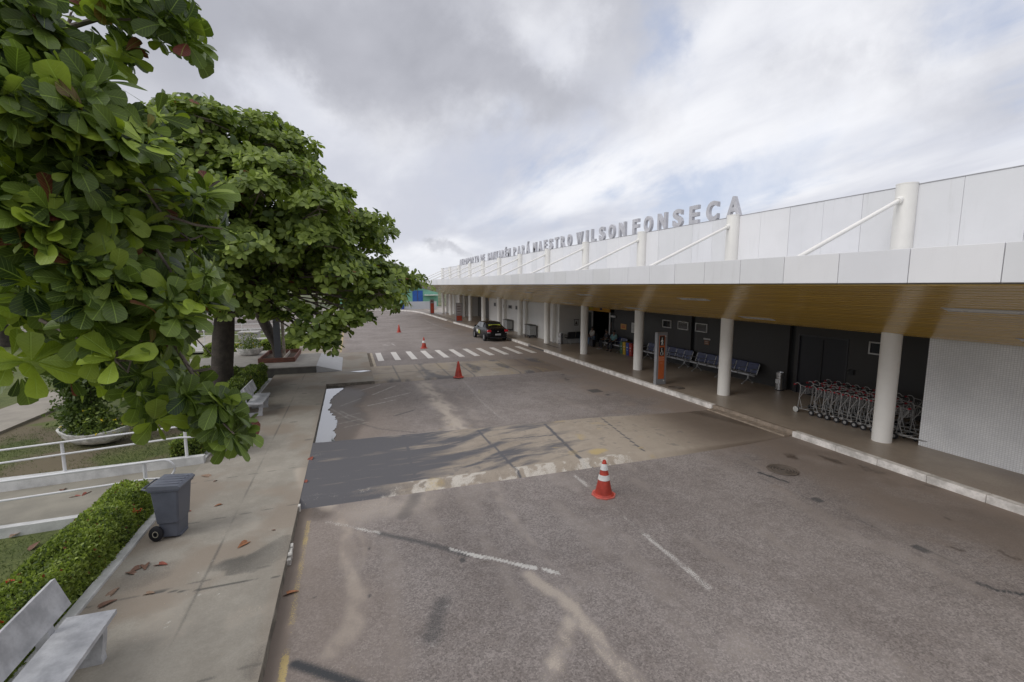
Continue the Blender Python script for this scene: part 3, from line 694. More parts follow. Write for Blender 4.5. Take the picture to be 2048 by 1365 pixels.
ww = MB(); ww.box(13.98, 16.6, 29.4, 29.6, .149, 2.985); ww.box(14.0, 14.3, 29.602, 46.9, .149, 2.985); ww.box(14.3, 16.6, 46.7, 46.9, .149, 2.985)
ww.build('white_wall', white, TB)
ww = MB(); ww.box(16.3, 16.6, 46.9, 61, .149, 2.985); ww.build('dark_wall', mat('grey_wall_paint', (.10, .095, .09), .6), TB)
ww = MB(); ww.box(13.98, 16.6, 59.8, 60., .149, 2.985); ww.box(14.0, 14.3, 60.002, YE - .1, .149, 2.985); ww.build('white_wall', white, TB)
rb = MB(); rb.box(13.62, 30, -13.98, YE - .02, 5.9, 6.2); rb.box(19.4, 30, -13.98, YE - .02, .1, 5.898); rb.build('rear_block', white, TB)
# door in the dark wall
dr = MB(); dr.box(16.33, 16.38, 10.98, 12.77, .15, 2.38); dr = dr.build('door', mat('black_door', (.012, .013, .018), .45), TB)
d2 = MB(); d2.box(16.28, 16.34, 10.93, 10.98, .15, 2.43); d2.box(16.28, 16.34, 12.77, 12.82, .15, 2.43); d2.box(16.28, 16.34, 10.98, 12.77, 2.38, 2.43); d2.build('door_frame', mat('dark_door_frame', (.035, .035, .04), .4), dr)
d2 = MB(); d2.box(16.31, 16.335, 11.85, 11.9, .25, 2.3); d2.build('leaf_joint', black, dr)
d2 = MB(); d2.box(16.24, 16.30, 10.66, 10.84, 1.22, 1.40, .015); d2.box(16.22, 16.27, 10.80, 10.90, 1.33, 1.36, .01); d2.build('card_reader', black, TB)
# small high windows
fw_ = mat('window_frame_alu', (.50, .50, .49), .4); gl = glass_mat('dark_window_glass')
def window(x, y0, y1, z0, z1, fmat=fw_, gm=gl, t_=.045):
    f = MB(); f.box(x - .04, x + .02, y0, y1, z0, z0 + t_, .004); f.box(x - .04, x + .02, y0, y1, z1 - t_, z1, .004)
    f.box(x - .038, x + .02, y0, y0 + t_, z0 + t_, z1 - t_); f.box(x - .038, x + .02, y1 - t_, y1, z0 + t_, z1 - t_); f = f.build('window', fmat, TB)
    p_ = MB(); p_.box(x - .015, x - .005, y0 + t_, y1 - t_, z0 + t_, z1 - t_); p_.build('pane', gm, f)
    return f
for (a, b, c_, d_) in ((20.26, 20.99, 1.99, 2.41), (18.94, 19.73, 2.0, 2.43), (17.62, 18.43, 2.0, 2.43), (9.55, 10.27, 2.02, 2.44)): window(16.3, a, b, c_, d_)
for (u0, u1, v0, v1) in ((988, 992.5, 605, 614), (1007, 1013, 608.5, 617.5), (1017, 1024.5, 609.5, 619), (1031, 1036, 611, 621)):
    a = gx(u0, v0, 14.0); b = gx(u1, v1, 14.0); f = window(14.0, min(a[1], b[1]), max(a[1], b[1]), b[2], a[2], fw_, mat('vent_dark', (.03, .03, .03), .6), .06)
    lv = MB(); z = b[2] + .08
    while z < a[2] - .08: lv.box(13.955, 13.99, min(a[1], b[1]) + .07, max(a[1], b[1]) - .07, z, z + .025); z += .09
    lv.build('louvre', mat('vent_grey', (.16, .16, .16), .5), f)
# wall signs
def plate(name, x, y0, y1, z0, z1, m_, th=.02):
    b = MB(); b.box(x - th, x + .001, y0, y1, z0, z1, .003); return b.build(name, m_, TB)
s_ = plate('wall_sign', 16.3, 24.52, 25.14, 1.52, 1.86, mat('orange_sign', (.50, .27, .06), .5)); b = MB(); b.box(16.272, 16.279, 24.62, 25.02, 1.60, 1.72); b.box(16.272, 16.279, 24.7, 24.95, 1.75, 1.80); b.build('print', mat('sign_print_red', (.45, .12, .04), .5), s_)
s_ = plate('wall_sign', 16.3, 23.58, 23.95, 1.40, 2.02, mat('white_notice', (.55, .55, .53), .5)); b = MB()
for k in range(5): b.box(16.272, 16.279, 23.64, 23.89, 1.50 + k * .09, 1.52 + k * .09)
b.build('print', mat('notice_print', (.15, .15, .15), .5), s_)
s_ = plate('wall_sign', 16.3, 17.40, 17.84, 1.66, 1.735, mat('pale_sign', (.45, .44, .42), .5))
s_ = plate('wall_sign', 16.3, 17.45, 17.78, 1.42, 1.63, mat('brown_orange_sign', (.22, .10, .05), .5)); b = MB(); b.box(16.272, 16.279, 17.50, 17.73, 1.56, 1.58); b.box(16.272, 16.279, 17.50, 17.73, 1.48, 1.50); b.build('print', mat('pale_sign', (0, 0, 0)), s_)
# automatic glass door with the yellow band over it
yb = MB(); yb.box(16.22, 16.3, 26.4, 29.38, 2.50, 2.985, .01); yb = yb.build('door_banner', mat('amber_banner', (.50, .25, .018), .45), TB)
b = MB(); b.box(16.205, 16.219, 27.35, 27.65, 2.60, 2.85, .004); b.build('crest', mat('banner_navy', (.02, .025, .06), .4), yb)
b = MB(); b.box(16.205, 16.219, 28.6, 29.3, 2.6, 2.85, .004); b.build('emblem', mat('banner_yellow', (.42, .36, .02), .45), yb)
alu = mat('brushed_aluminium', (.50, .50, .50), .35, .06, 8, metal=.6)
q = MB(); q.box(16.2, 16.27, 26.3, 26.42, .15, 2.50, .006); q.box(16.2, 16.27, 25.7, 26.3, 2.20, 2.32, .006); q.build('door_post', alu, TB)
gd1 = MB(); gd1.box(16.2, 16.27, 28.62, 28.74, .15, 2.50, .006); gd1.box(16.2, 16.27, 28.74, 29.38, 2.38, 2.50, .006); gd1.box(16.2, 16.27, 28.74, 29.38, .15, .30, .006)
gd1 = gd1.build('glass_door', alu, TB)
b = MB(); b.box(16.23, 16.245, 28.74, 29.38, .3, 2.38); b.build('pane', gl, gd1)
b = MB(); b.box(16.31, 16.33, 25.98, 26.3, .15, 2.5); b.build('pane', gl, gd1)
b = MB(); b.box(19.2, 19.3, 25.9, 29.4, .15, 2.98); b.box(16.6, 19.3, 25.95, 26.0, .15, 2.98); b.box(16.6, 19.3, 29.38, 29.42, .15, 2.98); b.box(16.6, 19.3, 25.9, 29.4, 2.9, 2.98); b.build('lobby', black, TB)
# wall symbol on the return wall (air conditioner drain sign)
s_ = MB(); s_.box(15.16, 15.48, 29.372, 29.399, 1.42, 1.46); s_.box(15.16, 15.18, 29.372, 29.399, 1.46, 1.82); s_.box(15.46, 15.48, 29.372, 29.399, 1.46, 1.82); s_.box(15.12, 15.52, 29.36, 29.399, 1.82, 1.86)
s_.add([(15.22, 29.38, 1.50), (15.42, 29.38, 1.50), (15.34, 29.38, 1.74), (15.30, 29.38, 1.74)], [(0, 1, 2, 3)]); s_.build('wall_notice', mat('dark_bracket', (.06, .055, .05), .6), TB)
# far recess: door, yellow plate
a = gx(934, 600, 16.3); b = gx(929, 627, 16.3); q = MB(); q.box(16.25, 16.3, min(a[1], b[1]) - .3, max(a[1], b[1]) + .2, .15, 2.3); q.build('door', mat('pale_grey_door', (.30, .31, .33), .5), TB)
q = MB(); q.box(16.2, 16.3, 52.0, 54.5, 2.4, 2.8); q.build('door_banner', MATS['amber_banner'], TB)

# raised lettering standing on the parapet
sg = empty('roof_lettering', 'big grey three-dimensional capital letters standing along the terminal parapet', 'sign', (13.56, 0, 0))
lm = mat('letter_grey_paint', (.50, .50, .535), .5, .10, 4, bump=.1)
glyph = {}
def letter(ch, yl, wd, hh, z0=6.84):
    """front of the letter faces -X; yl = Y of its left edge as read from the road"""
    if ch not in glyph:
        cu_ = bpy.data.curves.new('g', 'FONT'); cu_.body = ch; cu_.size = 1.; cu_.extrude = .5; cu_.offset = .036; cu_.resolution_u = 4
        ob = bpy.data.objects.new('g', cu_); scn.collection.objects.link(ob); bpy.context.view_layer.update()
        me = bpy.data.meshes.new_from_object(ob.evaluated_get(bpy.context.evaluated_depsgraph_get()))
        V = np.array([v.co[:] for v in me.vertices]); Fs = [tuple(p.vertices) for p in me.polygons]
        bpy.data.objects.remove(ob); bpy.data.meshes.remove(me); glyph[ch] = (V, Fs)
    V, Fs = glyph[ch]; mn, mx = V.min(0), V.max(0); base = 0.
    capH = .73
    b = MB(); sc = wd / (mx[0] - mn[0])
    b.add([(-v[2] * .14, yl - (v[0] - mn[0]) * sc, z0 + (v[1]) * hh / capH) for v in V], Fs)
    for q in (.25, .75): b.box(-.02, .02, yl - wd * q - .015, yl - wd * q + .015, z0 - .10, z0 + .04)
    return b.build('letter', lm, sg)
rel = {'I': .34, 'E': .86, 'F': .82, 'L': .82, 'W': 1.35, 'M': 1.15, 'A': 1.08, 'T': .92}
for word, ya, yb_ in (('AEROPORTO', 58.3, 49.2), ('DE', 48.3, 46.9), ('SANTARÉM', 45.6, 38.7), ('PARÁ', 37.85, 34.1), ('MAESTRO', 33.3, 26.8), ('WILSON', 26.1, 20.7), ('FONSECA', 20.05, 13.3)):
    ws = [rel.get(ch.replace('É', 'E').replace('Á', 'A'), 1.) for ch in word]; gapw = .74
    u_ = (ya - yb_) / (sum(ws) + gapw * (len(word) - 1)); y = ya
    for ch, w_ in zip(word, ws):
        letter(ch, y, w_ * u_, .72); y -= (w_ + gapw) * u_

# ---------------------------------------------------------------- loose things on the platform and road
PZ = .15
navy = mat('navy_seat', (.035, .045, .115), .45, .1, 3); paleseat = mat('pale_seat_pad', (.40, .41, .43), .45, .1, 4)
steel = mat('seat_steel', (.42, .42, .42), .35, .06, 6, metal=.5); darkplastic = mat('dark_plastic', (.025, .027, .032), .5)
def tandem(name, label, cat, loc, rz, n, bm_=navy, sm_=paleseat, pitch=.605, group=None):
    t = empty(name, label, cat, loc, rz, group)          # local: length +Y, seats face -X
    L = n * pitch
    b = MB(); b.box(-.03, .03, -.02, L + .02, .34, .39, .008); b.build('beam', steel, t)
    for i in range(n):
        y0 = i * pitch + .035; y1 = (i + 1) * pitch - .035
        b = MB(); b.prism([(-.27, .405), (-.27, .455), (-.23, .470), (.14, .445), (.19, .42), (.16, .395), (-.22, .41)], y0, y1, 'y'); b.build('seat', sm_, t)
        b = MB(); b.prism([(.165, .46), (.20, .455), (.305, .86), (.285, .885), (.262, .87)], y0, y1, 'y'); b.build('backrest', bm_, t)
    for i in range(n + 1):
        y = i * pitch
        b = MB(); b.tube([(.12, y, .40), (.20, y, .62), (.27, y, .84)], .018, 6); b.tube([(.20, y, .64), (.0, y, .655), (-.2, y, .64), (-.23, y, .58), (-.2, y, .45)], .018, 6); b.build('armrest', steel if bm_ is navy else darkplastic, t)
    for i in ([.4, n - .4] if n < 5 else [.5, n / 2, n - .5]):
        y = i * pitch
        b = MB(); b.tube([(0, y, .36), (-.04, y, .2), (-.30, y, .03)], .018, 6); b.tube([(0, y, .36), (.03, y, .2), (.26, y, .03)], .018, 6)
        b.box(-.34, -.26, y - .03, y + .03, 0, .03, .006); b.box(.22, .30, y - .03, y + .03, 0, .03, .006); b.build('leg', steel, t)
    return t
tandem('waiting_bench', 'row of navy seats nearest the luggage trolleys, behind the third column', 'bench', (15.85, 14.35, PZ), 0, 6, group='navy tandem seats along the charcoal wall')
tandem('waiting_bench', 'row of navy seats on the charcoal wall partly hidden by the grey upright sign', 'bench', (15.85, 18.30, PZ), 0, 6, group='navy tandem seats along the charcoal wall')
tandem('waiting_bench', 'navy tandem seat row beside the glass door where a person sits', 'bench', (15.75, 23.95, PZ), 0, 4, group='navy tandem seats along the charcoal wall')
tandem('waiting_bench', 'black tandem seats against the pale return wall next to the ash bin', 'bench', (14.35, 29.02, PZ), R(-90), 3, darkplastic, mat('dark_seat_pad', (.05, .052, .06), .5))
tandem('waiting_bench', 'dark seats in the far recess of the terminal beyond the parked car', 'bench', (15.9, 48.6, PZ), 0, 3, darkplastic, MATS['dark_seat_pad'])

# steel ash bins
def ashbin(label, x, y, r=.15, h=.72):
    t = empty('ash_bin', label, 'bin', (x, y, PZ))
    b = MB(); b.lathe([(r, .03), (r, h * .66), (r * .93, h * .67), (r * .93, h * .80), (r, h * .81), (r, h), (r * .8, h + .005), (r * .75, h - .04), (.001, h - .04)], 24); b.build('body', mat('stainless_steel', (.55, .55, .56), .22, .05, 5, metal=.9), t, True)
    b = MB(); b.lathe([(r * 1.02, 0), (r * 1.02, .035), (r, .036)], 24); b.build('base_ring', darkplastic, t)
    b = MB(); b.box(-r - .006, -r + .02, -.07, .07, h * .40, h * .62, .005); b.build('sticker', mat('white_sticker', (.6, .6, .6), .5), t)
ashbin('stainless steel ash bin beside the charcoal wall near the trolleys', 15.98, 13.25)
ashbin('stainless steel ash bin by the white corner column next to the black seats', 14.02, 29.25, .16, .78)
# recycling bins
for nm, col, y in (('green', (.035, .12, .05), 23.72), ('yellow', (.58, .38, .02), 23.42), ('blue', (.03, .07, .30), 23.08), ('red', (.40, .04, .03), 22.76)):
    t = empty('recycling_bin', '%s recycling bin standing in the line of colour-coded bins by the charcoal wall' % nm, 'bin', (15.62, y, PZ), 0, 'colour-coded recycling bins')
    b = MB(); b.prism([(-.16, 0), (.16, 0), (.19, .70), (-.19, .70)], -.13, .13, 'y'); b.build('body', mat('%s_bin' % nm, col, .45), t)
    b = MB(); b.box(-.20, .20, -.14, .14, .70, .76, .02); b.build('lid', mat('%s_bin_lid' % nm, tuple(c * .85 for c in col), .45), t)
    b = MB(); b.add([(-.172, -.035, .28), (-.176, .035, .28), (-.178, .0, .36)], [(0, 1, 2)]); b.box(-.195, -.18, -.05, .05, .44, .50); b.build('symbol', mat('white_print', (.6, .6, .6), .5), t)

# luggage trolleys
chrome = mat('trolley_steel', (.40, .40, .40), .32, .08, 8, metal=.45); redp = mat('red_handle', (.34, .018, .028), .5); rub = mat('rubber', (.012, .012, .016), .7)
def trolley(label, group):
    t = empty('luggage_trolley', label, 'trolley', (0, 0, 0), 0, group)   # handle end at +Y
    for s_ in (-1, 1):
        x = .29 * s_
        b = MB(); b.tube([(x, .02, .14), (x, .0, .30), (x, -.03, .80), (x, -.02, .90), (x, .04, .955), (x, .12, .955), (x, .17, .90)], .0135, 6)
        b.tube([(x, -.14, .12), (x, -.02, .48), (x, -.22, .82), (x, -.19, .88), (x, -.02, .90)], .0115, 6); b.build('upright', chrome, t)
        b = MB(); b.tube([(x, .06, .13), (x, -.60, .15), (x * .55, -.82, .15)], .014, 6); b.build('side_rail', chrome, t)
        b = MB(); b.M = Matrix.Translation((x + .04 * s_, .04, .09)) @ Matrix.Rotation(R(90), 4, 'Y'); b.lathe([(.03, -.018), (.088, -.018), (.092, 0), (.088, .018), (.03, .018)], 18); w_ = b.build('wheel', rub, t)
        b = MB(); b.M = Matrix.Translation((x + .062 * s_, .04, .09)) @ Matrix.Rotation(R(90), 4, 'Y'); b.lathe([(.001, 0), (.045, 0)], 14); b.build('hub', chrome, w_)
    b = MB(); b.tube([(-.29, .17, .90), (.29, .17, .90)], .016, 8); h_ = b.build('handle', rub, t)
    b = MB(); b.tube([(-.33, .17, .90), (-.22, .17, .90)], .026, 8); b.tube([(.33, .17, .90), (.22, .17, .90)], .026, 8); b.build('grip', redp, h_)
    b = MB(); b.tube([(-.29, -.20, .885), (-.20, -.20, .885)], .022, 8); b.build('bumper_pad', redp, t)
    b = MB()
    for k in range(5): b.tube([(-.27, -.04 - .0 * k, .60 + k * .055), (.27, -.04, .60 + k * .055)], .004, 4)
    for k in range(9): b.tube([(-.27 + k * .0675, -.04, .60), (-.27 + k * .0675, -.04, .82)], .004, 4)
    for k in range(7): b.tube([(-.27 + k * .09, -.04, .60), (-.27 + k * .09, -.20, .66), (-.27 + k * .09, -.21, .84)], .004, 4)
    b.build('basket', chrome, t)
    b = MB()
    for y in (.0, -.25, -.5, -.78): b.tube([(-.29 if y > -.7 else -.18, y, .145), (.29 if y > -.7 else .18, y, .145)], .012, 6)
    b.build('deck_bars', chrome, t)
    b = MB(); b.tube([(0, -.80, .13), (0, -.80, .06)], .014, 6); b.M = Matrix.Translation((0, -.81, .05)) @ Matrix.Rotation(R(90), 4, 'Y'); b.lathe([(.01, -.02), (.05, -.02), (.05, .02), (.01, .02)], 12); b.build('castor', rub, t)
    return t
proto = trolley('luggage trolley at the head of the front row with its pale wheel showing', 'nested airport luggage trolleys')
proto.location = (14.1, 10.70, PZ)
ordn = ['second', 'third', 'fourth', 'fifth', 'sixth', 'seventh', 'eighth', 'ninth', 'tenth', 'eleventh']
for k in range(10):
    c_ = copy_tree(proto); c_.location = (14.12 + .01 * (k % 2), 10.18 - .262 * k, PZ); c_.rotation_euler.z = R(random.uniform(-1.5, 1.5))
    c_['label'] = '%s luggage trolley of the front nested row, counting from the row\'s pale-wheeled head' % ordn[k]
for k in range(9):
    c_ = copy_tree(proto); c_.location = (14.98 + .02 * (k % 3), 10.72 - .30 * k, PZ); c_.rotation_euler.z = R(random.uniform(-3, 3))
    c_['label'] = '%s luggage trolley of the rear row against the charcoal wall, counting from the door end' % (['first'] + ordn)[k]
pw = MB(); pw.M = Matrix.Translation((14.1 - .36, 10.74, PZ + .09)) @ Matrix.Rotation(R(90), 4, 'Y'); pw.lathe([(.001, -.012), (.07, -.012), (.092, -.004), (.092, .012), (.07, .018)], 20)
pw.M = Matrix(); w_ = pw.build('wheel_cover', mat('pale_wheel', (.52, .52, .50), .5), None); w_.location = (-14.1, -10.70, -PZ); w_.parent = proto
# narrow trolley folding stands by the white wall: small covered carts
def smallcart(label, x, y):
    t = empty('baggage_cart', label, 'cart', (x, y, PZ), 0, 'grey wire carts by the white wall')
    b = MB(); b.box(-.28, .28, -.62, .62, .98, 1.02, .01); b.build('top_tray', mat('dark_tray', (.09, .085, .08), .6), t)
    for k in range(4):
        yy = .50 - .12 * k; b = MB(); b.tube([(-.26, yy, .12), (-.26, yy - .05, .7), (-.26, yy + .03, .97)], .014, 6); b.tube([(.26, yy, .12), (.26, yy - .05, .7), (.26, yy + .03, .97)], .014, 6); b.build('upright', chrome, t)
    b = MB()
    for k in range(7): b.tube([(-.27, .0 - k * .095, .25), (-.27, .0 - k * .095, .97)], .005, 4)
    for k in range(6): b.tube([(-.27, .05, .28 + k * .12), (-.27, -.58, .28 + k * .12)], .005, 4)
    b.build('mesh_side', chrome, t)
    b = MB(); b.box(-.265, .265, -.60, .0, .22, .95); b.build('wire_box', mat('wire_box_grey', (.30, .31, .31), .5, .15, 12), t)
    b = MB(); b.box(-.27, .27, -.62, .60, .11, .17, .02); b.build('base', darkplastic, t)
    for yy in (-.5, .5):
        b = MB(); b.M = Matrix.Translation((-.24, yy, .07)) @ Matrix.Rotation(R(90), 4, 'Y'); b.lathe([(.01, -.02), (.07, -.02), (.07, .02), (.01, .02)], 14); b.build('wheel', rub, t)
smallcart('wire baggage cart by the white wall, nearer one, right of the parked car', 13.55, 33.9)
smallcart('wire baggage cart by the white wall partly hidden by the black car roof', 13.6, 39.6)

# upright signs
grey_al = mat('totem_grey', (.24, .245, .26), .45, .08, 3); orange = mat('totem_orange', (.52, .125, .035), .5, .08, 2)
def totem(label, x, y, w_, h, style):
    t = empty('information_totem', label, 'sign', (x, y, PZ))
    b = MB(); b.box(0, w_, -.02, .14, 0, h, .008); b.build('frame', grey_al, t)
    if style == 0:
        b = MB(); b.box(.10, w_ - .11, -.029, -.0185, .24, h - .13); b.build('panel', orange, t)
        for z0, z1 in ((h - .55, h - .15), (h - .98, h - .62)):
            b = MB(); b.box(.115, w_ - .15, -.034, -.0285, z0, z1); p_ = b.build('pictogram_field', mat('pictogram_black', (.018, .016, .015), .5), t)
            b = MB(); cx_ = (w_ - .035) / 2; y_ = -.037
            if z0 > h - .6:   # walking figure
                b.M = Matrix.Translation((cx_, y_, z1 - .09)) @ Matrix.Rotation(R(90), 4, 'X'); b.lathe([(.001, 0), (.028, 0)], 12); b.M = Matrix()
                T = lambda *p: b.tube([(cx_ + a, y_, z0 + c) for a, c in p], .013, 4)
                T((.0, .26), (.005, .16)); T((.0, .25), (.005, .16)); T((.005, .17), (-.035, .03)); T((.005, .17), (.03, .10), (.045, .02)); T((.0, .26), (-.045, .20), (-.05, .15)); T((.0, .26), (.035, .21), (.055, .17))
            else:             # wheelchair figure
                b.M = Matrix.Translation((cx_ - .01, y_, z1 - .05)) @ Matrix.Rotation(R(90), 4, 'X'); b.lathe([(.001, 0), (.024, 0)], 12); b.M = Matrix()
                T = lambda *p: b.tube([(cx_ + a, y_, z0 + c) for a, c in p], .012, 4)
                T((-.01, .28), (-.005, .17)); T((-.005, .18), (.05, .17), (.06, .08)); T((-.01, .23), (.04, .22))
                b.tube([(cx_ + .005 + .065 * math.cos(a), y_, z0 + .10 + .075 * math.sin(a)) for a in np.linspace(R(130), R(370), 14)], .010, 4)
            b.build('figure', mat('pictogram_white', (.62, .62, .58), .5), p_)
        b = MB()
        for z, l0, l1 in ((h - 1.08, .12, .36), (h - 1.17, .12, .34), (h - 1.29, .16, .30)):
            xx = l0
            while xx < l1 * w_ / .5: l = .02 + .03 * random.random(); b.box(xx, xx + l, -.033, -.0285, z, z + (.028 if l1 > .3 else .015)); xx += l + .008
        b.build('small_lettering', mat('pale_orange_print', (.60, .32, .22), .5), t)
        b = MB()
        for xx, z in ((w_ - .10, h - .16), (w_ - .12, .16)): b.M = Matrix.Translation((xx, -.030, z)) @ Matrix.Rotation(R(90), 4, 'X'); b.lathe([(.03, 0), (.03, .012), (.001, .013)], 14)
        b.build('round_mark', mat('round_mark_white', (.6, .6, .58), .5), t)
    else:
        z0, z1 = (.12, .70) if style == 1 else (.10, h - .55)
        b = MB(); b.box(.08, w_ - .05, -.029, -.0185, z0, z1); b.build('panel', mat('totem_red', (.42, .06, .03), .5), t)
        b = MB(); b.box(.08, w_ - .08, -.029, -.0185, z1 + .08, h - .08); p_ = b.build('panel', mat('totem_pale', (.36, .33, .33), .5), t)
        b = MB()
        for k in range(4): b.box(.15, w_ - .2, -.034, -.0285, z1 + .15 + k * (h - z1 - .3) / 4, z1 + .22 + k * (h - z1 - .3) / 4)
        b.build('print', mat('totem_print', (.12, .07, .07), .5), p_)
totem('grey upright sign with orange panel, walking and wheelchair pictograms at the kerb', 11.95, 15.72, .50, 2.2, 0)
totem('pale grey upright sign with a small red panel, behind the parked car', 11.30, 51.0, .75, 2.15, 1)
totem('red-brown upright sign at the far end of the terminal kerb', 10.95, 66.5, .60, 2.1, 2)

# traffic cones
cr = mat('cone_red', (.42, .045, .025), .5, .25, 5, bump=.1); crb = mat('cone_base_pink', (.55, .13, .10), .6, .2, 5); cwh = mat('cone_white_band', (.70, .70, .68), .45, .08, 9)
def cone(label, x, y, h, bands, z=.004, base=crb):
    t = empty('traffic_cone', label, 'cone', (x, y, z), R(random.uniform(0, 90)), 'traffic cones on the road')
    R0, R1 = .165 * h / .72, .035 * h / .72
    f = lambda q: R0 + (R1 - R0) * q
    b = MB(); b.lathe([(R0 * 1.28, .02), (R0 * 1.18, .035), (R0 * 1.02, .05), (R0, .07), (R1, h - .015), (R1 * .8, h), (R1 * .6, h - .01), (R1 * .55, h - .08), (.001, h - .08)], 28); b.build('body', cr, t, True)
    for q0, q1 in bands:
        b = MB(); b.lathe([(f(q0) + .006, .07 + q0 * (h - .07)), (f(q1) + .006, .07 + q1 * (h - .07))], 28); b.build('band', cwh, t, True)
    n = 8; s_ = .245 * h / .72; pts = []
    for a in range(4):
        for dd in (-.42, .42):
            aa = math.pi / 2 * a + dd * .9; rr = s_ * (1.0 if True else 1); pts.append((rr * math.cos(aa), rr * math.sin(aa)))
    b = MB(); b.prism(pts, 0, .022); b.build('base', base, t)
cone('big traffic cone with two white bands standing in the near road', *gz(1207, 990)[:2], .74, [(.40, .56), (.71, .90)])
cone('plain red cone standing on the edge of the tan painted strip', *gz(917, 756)[:2], .75, [], .03, cr)
cone('white-banded traffic cone right at the zebra crossing', *gz(848, 697)[:2], .75, [(.45, .68)], .004, cr)
cone('plain red cone farthest up the road beyond the zebra crossing', *gz(798, 665)[:2], .70, [], .004, cr)

# parked car, tail towards the camera
def lerp(a, b, t): return a + (b - a) * t
cb_ = mat('black_car_paint', (.006, .006, .008), .28, .05, 2, spec=.35); cgl = glass_mat('car_glass', (.02, .024, .03), .10)
C0 = empty('parked_car', 'black sedan parked at the kerb with yellow sticker and red tail lamps', 'car', (10.58, 33.05, .0), R(1.0))
ST = [(0.00, .60, .40, .80, .83, .48), (0.05, .76, .30, .90, .97, .58), (0.22, .82, .25, .95, 1.035, .64), (0.62, .855, .22, .955, 1.06, .67), (1.22, .87, .21, .95, 1.385, .60), (1.55, .87, .21, .945, 1.455, .575),
      (2.3, .87, .21, .935, 1.465, .575), (2.75, .87, .21, .93, 1.41, .59), (3.42, .86, .21, .92, 1.00, .68), (3.95, .83, .24, .86, .92, .60), (4.32, .76, .28, .72, .78, .50), (4.48, .60, .38, .58, .62, .40)]
b = MB(); vs = []; fs = []
for (y, wd, zl, zb_, zr, wr) in ST:
    half = [(0, zl), (wd * .88, zl), (wd * .97, zl + .10), (wd, lerp(zl, zb_, .45)), (wd * .985, lerp(zl, zb_, .75)), (wd * .955, zb_), (lerp(wd * .955, wr, .5), lerp(zb_, zr, .55)), (wr, zr - .035), (wr * .75, zr), (0, zr + .015)]
    ring = half + [(-x, z) for x, z in half[-2:0:-1]]
    vs += [(x, y, z) for x, z in ring]
n = len(ring)
for i in range(len(ST) - 1):
    for k in range(n): fs.append((i * n + k, i * n + (k + 1) % n, (i + 1) * n + (k + 1) % n, (i + 1) * n + k))
fs += [tuple(range(n)), tuple((len(ST) - 1) * n + k for k in range(n))]
b.add(vs, fs); body = b.build('body', cb_, C0, True)
sub = body.modifiers.new('s', 'SUBSURF'); sub.levels = 1; sub.render_levels = 2
def patch(name, pts, m_, parent=C0):
    b = MB(); b.add(pts, [tuple(range(len(pts)))]); o = b.build(name, m_, parent)
    sm_ = o.modifiers.new('t', 'SOLIDIFY'); sm_.thickness = .008; sm_.offset = 0; return o
rw = patch('rear_window', [(-.60, .70, 1.08), (.60, .70, 1.08), (.50, 1.20, 1.392), (-.50, 1.20, 1.392)], cgl)
patch('sticker', [(-.50, .78, 1.145), (.50, .78, 1.145), (.47, .96, 1.258), (-.47, .96, 1.258)], mat('yellow_green_film', (.34, .38, .05), .5), rw)
patch('windscreen', [(-.57, 3.33, 1.06), (.57, 3.33, 1.06), (.52, 2.82, 1.40), (-.52, 2.82, 1.40)], cgl)
for s_ in (-1, 1):
    patch('side_window', [(s_ * .805, 1.35, 1.02), (s_ * .80, 2.15, 1.01), (s_ * .655, 2.15, 1.40), (s_ * .675, 1.48, 1.38)], cgl)
    patch('side_window', [(s_ * .80, 2.20, 1.01), (s_ * .80, 3.15, 1.00), (s_ * .68, 2.74, 1.36), (s_ * .655, 2.20, 1.40)], cgl)
    for y in (.86, 3.55):
        b = MB(); b.M = Matrix.Translation((s_ * .80, y, .315)) @ Matrix.Rotation(R(90), 4, 'Y'); b.lathe([(.20, -.10), (.30, -.10), (.315, -.07), (.315, .07), (.30, .095), (.20, .095)], 28); w_ = b.build('wheel', rub, C0, True)
        b = MB(); b.M = Matrix.Translation((s_ * .885, y, .315)) @ Matrix.Rotation(R(90), 4, 'Y'); b.lathe([(.001, .0), (.20, .0)], 20); b.build('rim', mat('alloy_rim', (.30, .30, .31), .35, metal=.5), w_)
    b = MB(); b.box(.52 if s_ > 0 else -.83, .83 if s_ > 0 else -.52, -.01, .22, .74, .92, .05); tl = b.build('tail_lamp', mat('tail_lamp_red', (.55, .015, .03), .12, coat=1.), C0)
    b = MB(); b.box(.6 if s_ > 0 else -.80, .80 if s_ > 0 else -.6, -.005, .16, .68, .738, .02); b.build('reflector', mat('lamp_clear', (.5, .5, .52), .15), tl)
    b = MB(); b.box(.60 if s_ > 0 else -.80, .80 if s_ > 0 else -.60, 4.22, 4.40, .60, .72, .04); b.build('headlight', MATS['lamp_clear'], C0)
    b = MB(); b.box(.84 if s_ > 0 else -1.0, 1.0 if s_ > 0 else -.84, 3.02, 3.14, .98, 1.10, .03); b.build('wing_mirror', cb_, C0)
    patch('door_sticker', [(s_ * .885, 2.35, .58), (s_ * .885, 2.85, .58), (s_ * .880, 2.85, .80), (s_ * .880, 2.35, .80)], mat('white_sticker', (0, 0, 0)))
    patch('door_sticker', [(s_ * .890, 1.85, .50), (s_ * .890, 2.38, .50), (s_ * .886, 2.38, .76), (s_ * .886, 1.85, .76)], MATS['yellow_green_film'])
b = MB(); b.box(-.22, .22, -.022, .02, .50, .62, .006); b.build('licence_plate', mat('plate_grey', (.45, .46, .48), .4), C0)
b = MB()
for a in (90, 210, 330):
    q = [(0, 0), (.035, .028), (.0, .056), (-.035, .028)]; ca, sa = math.cos(R(a - 90)), math.sin(R(a - 90)); b.add([(x * ca - z * sa, -.012, .80 + x * sa + z * ca) for x, z in q], [(0, 1, 2, 3)])
b.build('badge', mat('badge_chrome', (.7, .7, .72), .15, metal=.8), C0)
